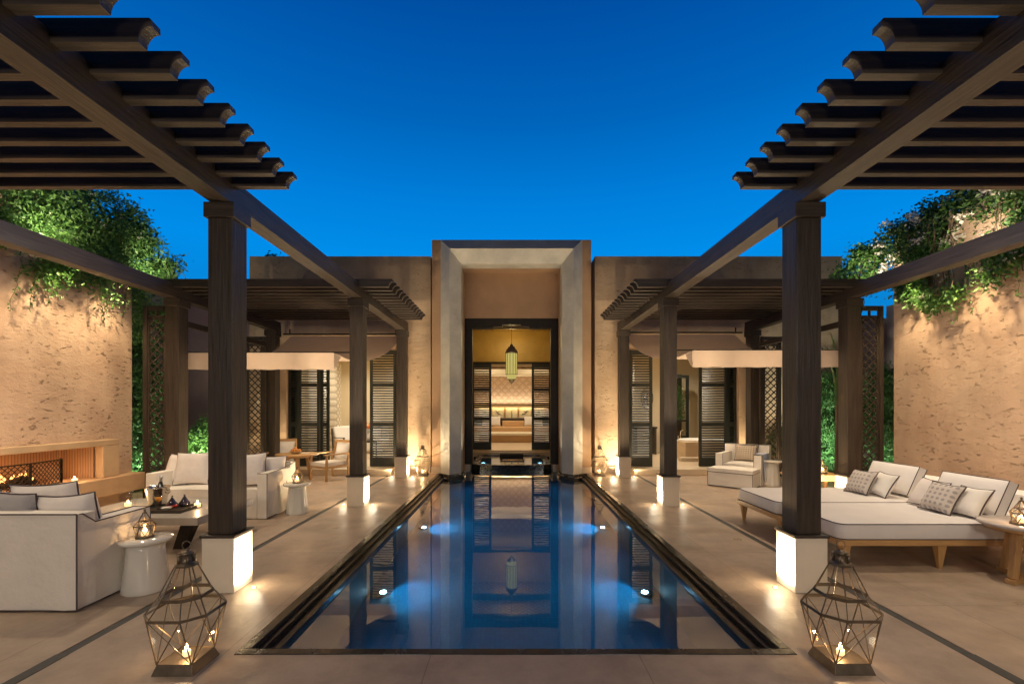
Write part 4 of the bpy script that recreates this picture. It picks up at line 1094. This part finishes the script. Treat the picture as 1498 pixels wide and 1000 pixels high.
def dining_chair(label,x,y,rz):
    t=thing('dining_chair',label,'chair',(x,y,0),rz,'teak dining chairs')
    w=.29; d=.27
    for sx in (-1,1):
        link('leg',MB().bar((sx*w,-d,0),(sx*w,-d+.02,.56),.042),M['oakz'],t,.004)
        link('leg',MB().bar((sx*w,d+.03,0),(sx*w,d+.0,.42),.042).bar((sx*w,d+.0,.42),(sx*(w-.01),d+.12,.84),.036),M['oakz'],t,.004)
        link('armrest',MB().box(sx*w-.03,sx*w+.03,-d-.04,d+.06,.56,.59),M['oaky'],t,.006)
    link('seat_frame',MB().box(-w,w,-d-.01,-d+.03,.27,.32).box(-w,w,d-.03,d+.01,.27,.32).box(-w-.015,-w+.02,-d,d,.27,.32).box(w-.02,w+.015,-d,d,.27,.32),M['oakx'],t,.003)
    link('top_rail',MB().box(-w,w,d+.10,d+.135,.80,.86),M['oakx'],t,.006)
    c=drape(MB(),-w+.03,w-.03,-d-.02,d-.01,.322,.40,.0,3,.02); link('seat_cushion',c,M['fabric'],t)
    mb,p=cushion_mesh(.54,.44,.10,77); mb.xf(Matrix.Translation((0,d+.03,.40))@Matrix.Rotation(R(-14),4,'X')); link('back_cushion',mb,M['fabric'],t)
    return t
c0=dining_chair('teak armchair with pale cushions on the right of the dining table',-4.12,10.12,R(-34))
dup(c0,None,(-5.32,10.38,0),R(22),'teak armchair with pale cushions on the left of the dining table')

# daybeds
def daybed(label,y0,y1):
    t=thing('daybed',label,'daybed',(4.5,(y0+y1)/2,0),0,'teak daybeds on the right')
    a,c=3.2-4.5,5.75-4.5; h=(y1-y0)/2
    b=MB().box(a,c,-h+.003,-h+.045,.235,.295).box(a,c,h-.045,h-.003,.235,.295).box(a,a+.05,-h+.045,h-.045,.235,.295).box(c-.05,c,-h+.045,h-.045,.235,.295).box(a+.05,c-.05,-h+.045,h-.045,.262,.29)
    link('frame',b,M['oakx'],t,.004)
    for x in (a+.09,4.24-4.5,5.15-4.5,c-.1):
        for y in (-h+.05,h-.05):
            b=MB().hexa([(x-.016,y-.016,0),(x+.016,y-.016,0),(x+.016,y+.016,0),(x-.016,y+.016,0)],[(x-.045,y-.035,.236),(x+.045,y-.035,.236),(x+.045,y+.035,.236),(x-.045,y+.035,.236)]); link('leg',b,M['oakz'],t,.003)
    # mattress with rounded corners
    def rr(x0,x1,y0_,y1_,r,n=6):
        pts=[]
        for cx,cy,a0 in ((x1-r,y1_-r,0),(x0+r,y1_-r,90),(x0+r,y0_+r,180),(x1-r,y0_+r,270)):
            for k in range(n+1): q=R(a0+90*k/n); pts.append((cx+r*math.cos(q),cy+r*math.sin(q)))
        return pts
    outer=rr(a+.005,c-.02,-h+.004,h-.004,.10); mb=MB(); n=len(outer); vs=[];fs=[]
    prof=[(0.012,.297),(0,.31),(-.004,.375),(0,.435),(.006,.447),(.02,.454)]
    cx,cy=(a+c)/2,0
    for ins,z in prof:
        for i,(x,y) in enumerate(outer):
            dx,dy=x-cx,y-cy; L_=math.hypot(dx,dy); wob=.003*noise.noise(Vector((x*6,y*6,z*20)))
            vs.append((x-dx/L_*(ins+wob),y-dy/L_*(ins+wob),z))
    for k in range(len(prof)-1):
        for i in range(n): j=(i+1)%n; fs.append((k*n+i,k*n+j,(k+1)*n+j,(k+1)*n+i))
    mb.add(vs,fs,True); mb.add(vs[-n:],[tuple(range(n))]); 
    link('mattress',mb,M['lavender'],t)
    mb=MB().tube([(x,y,.449) for x,y in outer],.005,5,True); mb.tube([(x,y,.300) for x,y in outer],.004,5,True); link('piping',mb,M['pipe'],t)
    link('bolster',drape(MB(),5.42-4.5,5.70-4.5,-h+.02,h-.02,.456,.665,.0,9,.03),M['lavender'],t)
daybed('teak daybed with pale mattress nearest the camera on the right',4.45,5.462)
daybed('teak daybed with pale mattress further back on the right',5.478,6.49)
cg='cushions on the right daybeds'
# yaw -90: faces -x (toward the pool)
def dcush(label,x,y,w,h,t_,m,lean=-28,yaw=-90,roll=0): cushion(label,(x,y,.462),w,h,t_,lean,yaw,m,roll,group=cg)
def block_cushion(label,x,y,w,h,d,lean,yaw):
    t=thing('back_cushion',label,'cushion',(x,y,.462),0,cg)
    Mx=Matrix.Rotation(R(yaw),4,'Z')@Matrix.Rotation(R(lean),4,'X')
    mb=MB()
    def f(sgn):
        def g(u,v):
            a=2*u-1;c=2*v-1
            p=.055*((1-a**4)*(1-c**4))**.6
            return (w/2*a,sgn*(d/2+p),h/2+h/2*c*(1-.02*(1-a*a)))
        return g
    mb.grid(f(-1),14,12); mb.grid(f(1),14,12,True,True)
    q=[(-w/2,0),(w/2,0),(w/2,h),(-w/2,h)]
    for i in range(4):
        x0_,z0_=q[i]; x1_,z1_=q[(i+1)%4]
        mb.grid(lambda u,v:(x0_+(x1_-x0_)*u,-d/2+d*v,z0_+(z1_-z0_)*u),10,3,True,True)
    mb.xf(Mx); link('body',mb,M['lavender'],t)
    pb=MB()
    for yy in (-d/2,d/2): pb.tube([(x_,yy,z_) for x_,z_ in q],.006,5,True)
    pb.xf(Mx); link('piping',pb,M['pipe'],t)
block_cushion('large boxed back cushion on the nearer right daybed',4.98,5.00,.72,.40,.10,-24,-90)
block_cushion('large boxed back cushion on the farther right daybed',5.04,6.10,.74,.40,.10,-24,-90)
dcush('patterned cushion in front on the nearer daybed',4.60,4.95,.36,.35,.13,'pcush',-30,-86,2)
dcush('plain square cushion at the near end of the nearer daybed',4.72,4.76,.36,.34,.13,'fabric',-30,-94,-2)
dcush('pale cushion tucked behind the patterned one on the nearer daybed',4.70,5.22,.36,.35,.13,'cushion',-30,-90,3)
dcush('patterned cushion in front on the farther daybed',4.56,6.03,.38,.34,.13,'pcush',-30,-88,-2)
dcush('plain square cushion leaning on the farther daybed',4.70,5.86,.34,.33,.13,'fabric',-30,-94,2)

# right round side table
t=thing('round_side_table','round wooden side table with stone top at the right edge beside the daybed','side table',(4.74,4.18,0))
link('top',MB().lathe([(.31,.498),(.325,.505),(.325,.528),(.32,.532),(0,.532)],48),M['marble'],t)
link('subtop',MB().lathe([(.25,.465),(.28,.475),(.28,.497),(0,.497)],40),M['oakx'],t)
for k in range(3):
    a=R(200+120*k); c,s_=math.cos(a),math.sin(a)
    link('leg',MB().bar((c*.22,s_*.22,.045),(c*.14,s_*.14,.465),.06,.05),M['oakz'],t,.004)
b=MB()
for k in range(3):
    a=R(200+120*k); b.bar((0,0,.0225+.001*k),(math.cos(a)*.27,math.sin(a)*.27,.0225+.001*k),.07,.043)
link('foot_rail',b,M['oakx'],t,.003)
# low teak bench behind the right column with lantern
t=thing('teak_bench','low teak bench behind the farther daybed','bench',(5.25,7.9,0))
link('top',MB().box(-.45,.40,-.22,.22,.41,.45),M['oakx'],t,.004)
for x in (-.38,.33):
    for y in (-.17,.17): link('leg',MB().box(x-.025,x+.025,y-.025,y+.025,0,.41),M['oakz'],t,.003)
link('rail',MB().box(-.38,.33,-.19,-.16,.34,.409).box(-.38,.33,.16,.19,.34,.409),M['oakx'],t)

# armchair with ottoman
t=thing('armchair','slipcovered pale armchair near the right wing doors','armchair',(4.98,9.75,0),R(-42))
link('backrest',drape(MB(),-.45,.45,.24,.40,.012,.79,.01,41),M['cover'],t)
for a,c in ((-.45,-.30),(.30,.45)): link('arm',drape(MB(),a,c,-.40,.239,.012,.62,.014,int(a*9)),M['cover'],t)
link('seat',drape(MB(),-.295,.295,-.40,.235,.012,.42,.01,44,.03),M['cover'],t)
b=MB(); 
for x in (-.45,-.30,.30,.45): b.tube([(x,-.40,.02),(x,-.40,.625),(x,.24,.625)],.005,5)
b.tube([(-.45,.24,.62),(-.45,.24,.793),(.45,.24,.793),(.45,.24,.62)],.005,5); link('piping',b,M['pipe'],t)
t=thing('ottoman','square slipcovered ottoman pushed against the pale armchair','ottoman',(4.51,9.22,0),R(-42))
link('base',drape(MB(),-.42,.42,-.28,.28,.012,.29,.008,51),M['cover'],t)
link('top_cushion',drape(MB(),-.425,.425,-.285,.285,.292,.37,.0,52,.035),M['cover'],t)
b=MB(); b.tube([(-.425,-.285,.295),(.425,-.285,.295),(.425,.285,.295),(-.425,.285,.295)],.006,5,True); b.tube([(-.42,-.28,.016),(.42,-.28,.016),(.42,.28,.016),(-.42,.28,.016)],.006,5,True)
for x in (-.42,.42): b.tube([(x,-.28,.016),(x,-.28,.295)],.005,5)
link('piping',b,M['pipe'],t)
cushion('beige geometric patterned cushion on the slipcovered armchair',(5.0,9.72,.45),.44,.36,.13,-18,-42,'tribal')
cushion('plain cushion behind the patterned one on the armchair',(5.12,9.82,.45),.38,.36,.12,-16,-42,'greycush')
b=MB()
def thr(u,v):
    # strip over the arm: v along, u across
    y=-.36+.42*u
    path=[(.50,.10),(.478,.35),(.466,.60),(.455,.64),(.375,.645),(.295,.64),(.285,.55)]
    k=v*(len(path)-1); i=min(int(k),len(path)-2); f=k-i
    x=path[i][0]+(path[i+1][0]-path[i][0])*f; z=path[i][1]+(path[i+1][1]-path[i][1])*f
    return (x+.012*math.sin(u*22)*(1-v),y+.01*math.sin(v*5),z+.004*math.sin(u*15))
b.grid(thr,24,24); o=link('throw_blanket',b,M['throw']); o.location=(4.98,9.75,0); o.rotation_euler=(0,0,R(-42))
tag(o,'pale blue striped throw draped over the right arm of the armchair','throw')

# ------------------------------------------------------------------ interior furniture
# left wing room
t=thing('patterned_pilaster','rounded pier of carved white plaster inside the left wing room','pillar',(-5.55,13.4,.15))
b=MB().prism([(-.42,-.2),(.35,-.2),(.40,-.16),(.42,0),(.40,.16),(.35,.2),(-.42,.2)],'z',0,2.75); link('shaft',b,M['screenpat'],t)
t=thing('room_sofa','white sofa with striped cushions inside the left wing room','sofa',(-5.0,14.6,.15))
link('seat',MB().box(-.7,.9,-.4,.4,.1,.42),M['white'],t,.03); link('backrest',MB().box(-.7,.9,.25,.42,.42,.85),M['white'],t,.04); link('side_arm',MB().box(-.7,-.55,-.4,.25,.42,.65),M['white'],t,.03)
for i in range(3): cushion(['white cushion on the left end of the room sofa','striped white cushion in the middle of the room sofa','white cushion on the right end of the room sofa'][i],(-5.4+.45*i,14.72,.58),.44,.42,.15,-14,0,'white')
t=thing('wooden_armchair','dark wood armchair with white cushions inside the left wing room','armchair',(-4.75,13.1,.15),R(50))
link('seat_cushion',MB().box(-.28,.28,-.28,.28,.32,.45),M['white'],t,.03); link('back_cushion',MB().hexa([(-.27,.2,.45),(.27,.2,.45),(.27,.32,.45),(-.27,.32,.45)],[(-.27,.36,.9),(.27,.36,.9),(.27,.46,.88),(-.27,.46,.88)]),M['white'],t,.03)
b=MB()
for sx in (-.31,.31):
    b.bar((sx,-.28,0),(sx,-.26,.6),.035); b.bar((sx,.3,0),(sx,.4,.85),.035); b.bar((sx,-.3,.6),(sx,.36,.58),.035,.025)
b.box(-.31,.31,-.28,-.25,.27,.31); link('frame',b,M['dwz'],t)
t=thing('vase','slim vase of orange flowers on a dark stand inside the left wing room','vase',(-4.15,13.0,.65))
link('vessel',MB().lathe([(.04,0),(.06,.08),(.05,.16),(.025,.2),(.03,.22)],16),M['white'],t)
b=MB(); rd=random.Random(9)
for i in range(16): b.ball((rd.uniform(-.1,.1),rd.uniform(-.1,.1),.42+rd.uniform(-.07,.1)),.035,6)
link('flowers',b,M['flower'],t); [link('stem',MB().tube([(0,0,.15),q],.004,5),M['leafd'],t) for q in ((.02,0,.42),(-.05,0,.40),(.05,.03,.4))]
t=thing('side_stand','dark wooden stand under the vase of orange flowers','stand',(-4.15,13.0,.15)); link('top',MB().box(-.2,.2,-.2,.2,.46,.50),M['black'],t,.004)
for x in (-.17,.17):
    for y in (-.17,.17): link('leg',MB().box(x-.015,x+.015,y-.015,y+.015,0,.46),M['black'],t)
# right wing room
t=thing('bathtub','oval bathtub set in a travertine surround inside the right wing room','bathtub',(5.5,13.0,.15))
link('surround',MB().box(-.75,.95,-.6,.6,0,.50),M['tubstone'],t,.01); link('rim',MB().lathe([(.40,.501),(.55,.501),(.56,.53),(.54,.55),(.46,.54),(.42,.50)],40).xf(Matrix.Diagonal((1.25,.95,1,1))),M['white'],t)
link('plinth_step',MB().box(-.95,.95,-.85,-.601,0,.10),M['step'],t,.01)
link('tap',MB().tube([(-.55,.3,.5),(-.55,.3,.75),(-.50,.22,.80),(-.45,.12,.76)],.014,8).tube([(-.62,.3,.5),(-.62,.3,.62)],.012,8),M['silver'],t)
t=thing('framed_window','dark framed garden window on the back wall of the right wing room','window',(5.55,15.3,.15))
link('frame',MB().box(-.42,-.34,-.05,.05,0,2.55).box(.34,.42,-.05,.05,0,2.55).box(-.34,.34,-.05,.05,2.45,2.55).box(-.34,.34,-.05,.05,0,.5).box(-.34,.34,-.04,.04,.98,1.04),M['shutter'],t,.004)
link('pane',MB().box(-.34,.34,-.01,.01,.5,2.45),M['glass'],t)
link('planting_box',MB().box(-.34,.34,.40,.44,.0,2.6),M['shutter'],t)
leaf_mesh('greenery',[(0,.25,1.6,.32,.1,.85)],2600,.10,M['leaf2'],t,61,.5,.3,.05)
t=thing('console_table','dark console table below the oval mirror inside the right wing room','console',(4.15,14.2,.15)); link('top',MB().box(-.35,.35,-.2,.2,.80,.86),M['dwx'],t,.005)
for x in (-.3,.3): link('leg',MB().box(x-.03,x+.03,-.17,.17,0,.80),M['dwz'],t)
t=thing('oval_mirror','oval wall mirror inside the right wing room','mirror',(4.30,14.4,1.9)); link('glass',MB().lathe([(.0,.012),(.17,.012),(.18,0)],28).xf(Matrix.Rotation(R(90),4,'X')@Matrix.Diagonal((1,1.9,1,1))),M['mirror'],t); link('frame',MB().tube([(.18*math.cos(a),0,.342*math.sin(a)) for a in [2*math.pi*k/30 for k in range(30)]],.014,6,True),M['bronze'],t)
tag(link('partition_wall',MB().box(3.9,5.0,14.45,14.6,.15,3.4).box(6.05,7.7,14.45,14.6,.15,3.4),M['cream'],None,.01),'cream partition wall inside the right wing room','wall')
# centre room: sofa, cushions, art
t=thing('long_sofa','long tan banquette along the back wall of the central room','sofa',K((0,18.7,.35))); t.scale=(KS,)*3
link('base',MB().box(-1.66,1.66,-.55,.5,0,.22),M['cream'],t,.01); link('seat',MB().box(-1.66,1.66,-.58,.35,.221,.48),M['sofatan'],t,.04); link('backrest',MB().box(-1.66,1.66,.30,.50,.481,.82),M['dwx'],t,.02)
link('bolster',MB().box(-.42,.50,.05,.29,.482,.70),M['sofatan'],t,.03)
for i,x in enumerate((-1.02,-.72,.72,1.02)):
    cushion(['white cushion at the far left of the banquette','white cushion left of the middle of the banquette','white cushion right of the middle of the banquette','white cushion at the far right of the banquette'][i],K((x,18.62,.835)),.56,.50,.16,-14,[6,-4,4,-6][i],'white')
t=thing('low_table','wide low pale table in front of the tan banquette','table',K((0,16.6,.35))); t.scale=(KS,)*3; link('top',MB().box(-1.5,1.5,-.5,.5,.26,.34),M['cream'],t,.01); link('pedestal_base',MB().box(-1.2,1.2,-.35,.35,0,.259),M['sofatan'],t,.01)
for i in range(5):
    x=-1.16+.58*i
    t=thing('framed_art',['framed cream panel with a brush motif, leftmost on the back wall','framed cream panel with a leaning brush motif, second on the back wall','framed cream panel with a dark upright motif in the middle of the back wall','framed cream panel with a curling brush motif, fourth on the back wall','framed cream panel, rightmost on the back wall'][i],'artwork',K((x+OX,19.44,1.15)),0,'framed panels on the back wall')
    t.scale=(KS,)*3; link('panel',MB().box(-.25,.25,-.02,.02,0,.44),M['paper'],t); fr=MB().box(-.27,-.25,-.03,.03,-.02,.46).box(.25,.27,-.03,.03,-.02,.46).box(-.25,.25,-.03,.03,-.02,0).box(-.25,.25,-.03,.03,.44,.46); link('frame',fr,M['oakz'],t)
    b=MB()
    if i in (1,3):
        d=1 if i==3 else -1
        b.tube([(d*(-.15+.05*k),-.03,.12+.035*k+.03*math.sin(k*1.7)) for k in range(7)],[.004,.015,.02,.012,.018,.01,.003],6); b.tube([(d*(-.05+.03*k),-.03,.30-.02*k+.02*math.cos(k*2)) for k in range(5)],.008,6)
    elif i==2: b.tube([(.0,-.03,.02),(.01,-.03,.18),(-.01,-.03,.34)],[.03,.016,.003],6)
    else: b.tube([(-.1,-.03,.1),(0,-.03,.25),(.1,-.03,.2)],.01,6)
    link('motif',b,M['ink'],t)

# ------------------------------------------------------------------ further lights
for s in (-1,1):
    # grazing wall washers on the side walls
    for y,w in ((2.4,70),(4.3,75),(5.3,75),(6.25,125),(7.13,125)):
        if s>0 and y in (6.35,): y=6.1
        spot((s*5.98,y,3.70),(s*6.60,y,1.9),w,85,.85,(1,.77,.45),.04)
    spot((s*3.7,5.4,3.45),(s*6.6,5.6,1.5),120,120,1,(1,.82,.62),.1); spot((s*3.7,2.6,3.45),(s*6.6,2.8,1.5),70,120,1,(1,.82,.62),.1)  # added broad fill on the lower side walls
    # lights on creeper
    spot((s*5.9,5.9,3.75),(s*6.75,6.2,4.6),60,110,.9,(1,.85,.6),.05); spot((s*5.9,7.5,3.75),(s*6.6,8.0,4.4),45,110,.9,(1,.88,.65),.05)
    # downlights under the pergola
    for y,w,z in ((1.2,66,3.48),(3.0,80,3.48),(4.9,128,3.48),(6.6,120,3.48),(8.6,60,2.40),(10.0,60,2.45)):
        spot((s*4.4,y,z),(s*4.4,y,0),w,130,.9,(1,.80,.56),.06)
    # facade grazers
    spot((s*2.45,10.98,.06),(s*2.30,11.15,3),30,110,.9,(1,.78,.47),.03)
    spot((s*5.70,10.95,.2),(s*5.70,11.12,3),70,90,.9,(1,.76,.42),.03)
    # narrow beams from the near column feet: rafter shadows on the upper facade
    spot((s*2.22,4.4,.05),(s*3.3,11.1,4.85),520,26,.6,(1,.80,.55),.008)
    spot((s*2.22,4.4,.05),(s*5.3,11.1,4.85),420,24,.6,(1,.80,.55),.008)
    # green planting uplights
    spot((s*6.9,8.1,.1),(s*7.3,8.9,1.8),90,90,.8,(.95,1,.75),.05)
    spot((s*6.7,9.7,.2),(s*7.6,11.0,1.6),300,100,.8,(.95,1,.75),.05)
    # awning from below
    spot((s*4.2,10.3,.4),(s*4.2,9.4,2.8),60,150,.9,(1,.8,.55),.1)
    # portal pillars
    spot((OX+s*.95,11.1,.2),(OX+s*.9,11.2,5),40,80,.9,(1,.84,.62),.05)
for s in (-1,1): spot((s*2.2,-3.2,2.7),(s*1.5,6,1.2),340,110,1,(1,.87,.72),.35)  # added warm fill from behind the camera
for s in (-1,1):
    spot((s*1.95,10.2,.05),(s*1.80,11.3,4.2),34,120,.9,(1,.80,.52),.04)
    spot((s*2.25,9.5,.05),(s*3.4,11.1,5.0),240,75,.8,(1,.77,.45),.015)


# ------------------------------------------------------------------ world
w=bpy.data.worlds.new('World'); scene.world=w; w.use_nodes=True; nt=w.node_tree; N=nt.nodes; L=nt.links
bg=N['Background']
sky=N.new('ShaderNodeTexSky'); sky.sky_type='NISHITA'; sky.sun_disc=False; sky.sun_elevation=R(1.5); sky.sun_rotation=R(180); sky.ozone_density=6; sky.air_density=1; sky.dust_density=.2
tc=N.new('ShaderNodeTexCoord'); sp=N.new('ShaderNodeSeparateXYZ'); L.new(tc.outputs['Generated'],sp.inputs[0])
rp=N.new('ShaderNodeValToRGB'); L.new(sp.outputs['Z'],rp.inputs[0])
el=rp.color_ramp.elements; el[0].position=0; el[0].color=(.004,.16,.42,1); el[1].position=1; el[1].color=(.0,.008,.05,1)
for p,c in ((.16,(.003,.22,.62)),(.30,(.0,.27,.82)),(.40,(.0,.215,.72)),(.53,(.0,.13,.50)),(.67,(.0,.075,.36)),(.78,(0,.02,.12))):
    e=el.new(p); e.color=(*c,1)
# the afterglow lies ahead of the camera; the sky behind has already gone dark
mr=N.new('ShaderNodeMapRange'); L.new(sp.outputs['Y'],mr.inputs[0]); mr.inputs[1].default_value=-.25; mr.inputs[2].default_value=.40; mr.inputs[3].default_value=.14; mr.inputs[4].default_value=1
vm=N.new('ShaderNodeVectorMath'); vm.operation='SCALE'; L.new(rp.outputs[0],vm.inputs[0]); L.new(mr.outputs[0],vm.inputs['Scale'])
L.new(vm.outputs[0],bg.inputs['Color']); bg.inputs['Strength'].default_value=1.0

# ------------------------------------------------------------------ camera
cam=bpy.data.cameras.new('camera'); co=bpy.data.objects.new('camera',cam); COL.objects.link(co)
co.location=(-.025,0,1.6); co.rotation_euler=(R(90),0,0)
cam.sensor_width=36; cam.lens=36*660/1498; cam.shift_x=.4/1498; cam.shift_y=96/1498; cam.clip_start=.05; cam.clip_end=1000
scene.camera=co
scene.view_settings.view_transform='Standard'; scene.view_settings.look='None'; scene.view_settings.exposure=0; scene.view_settings.gamma=1
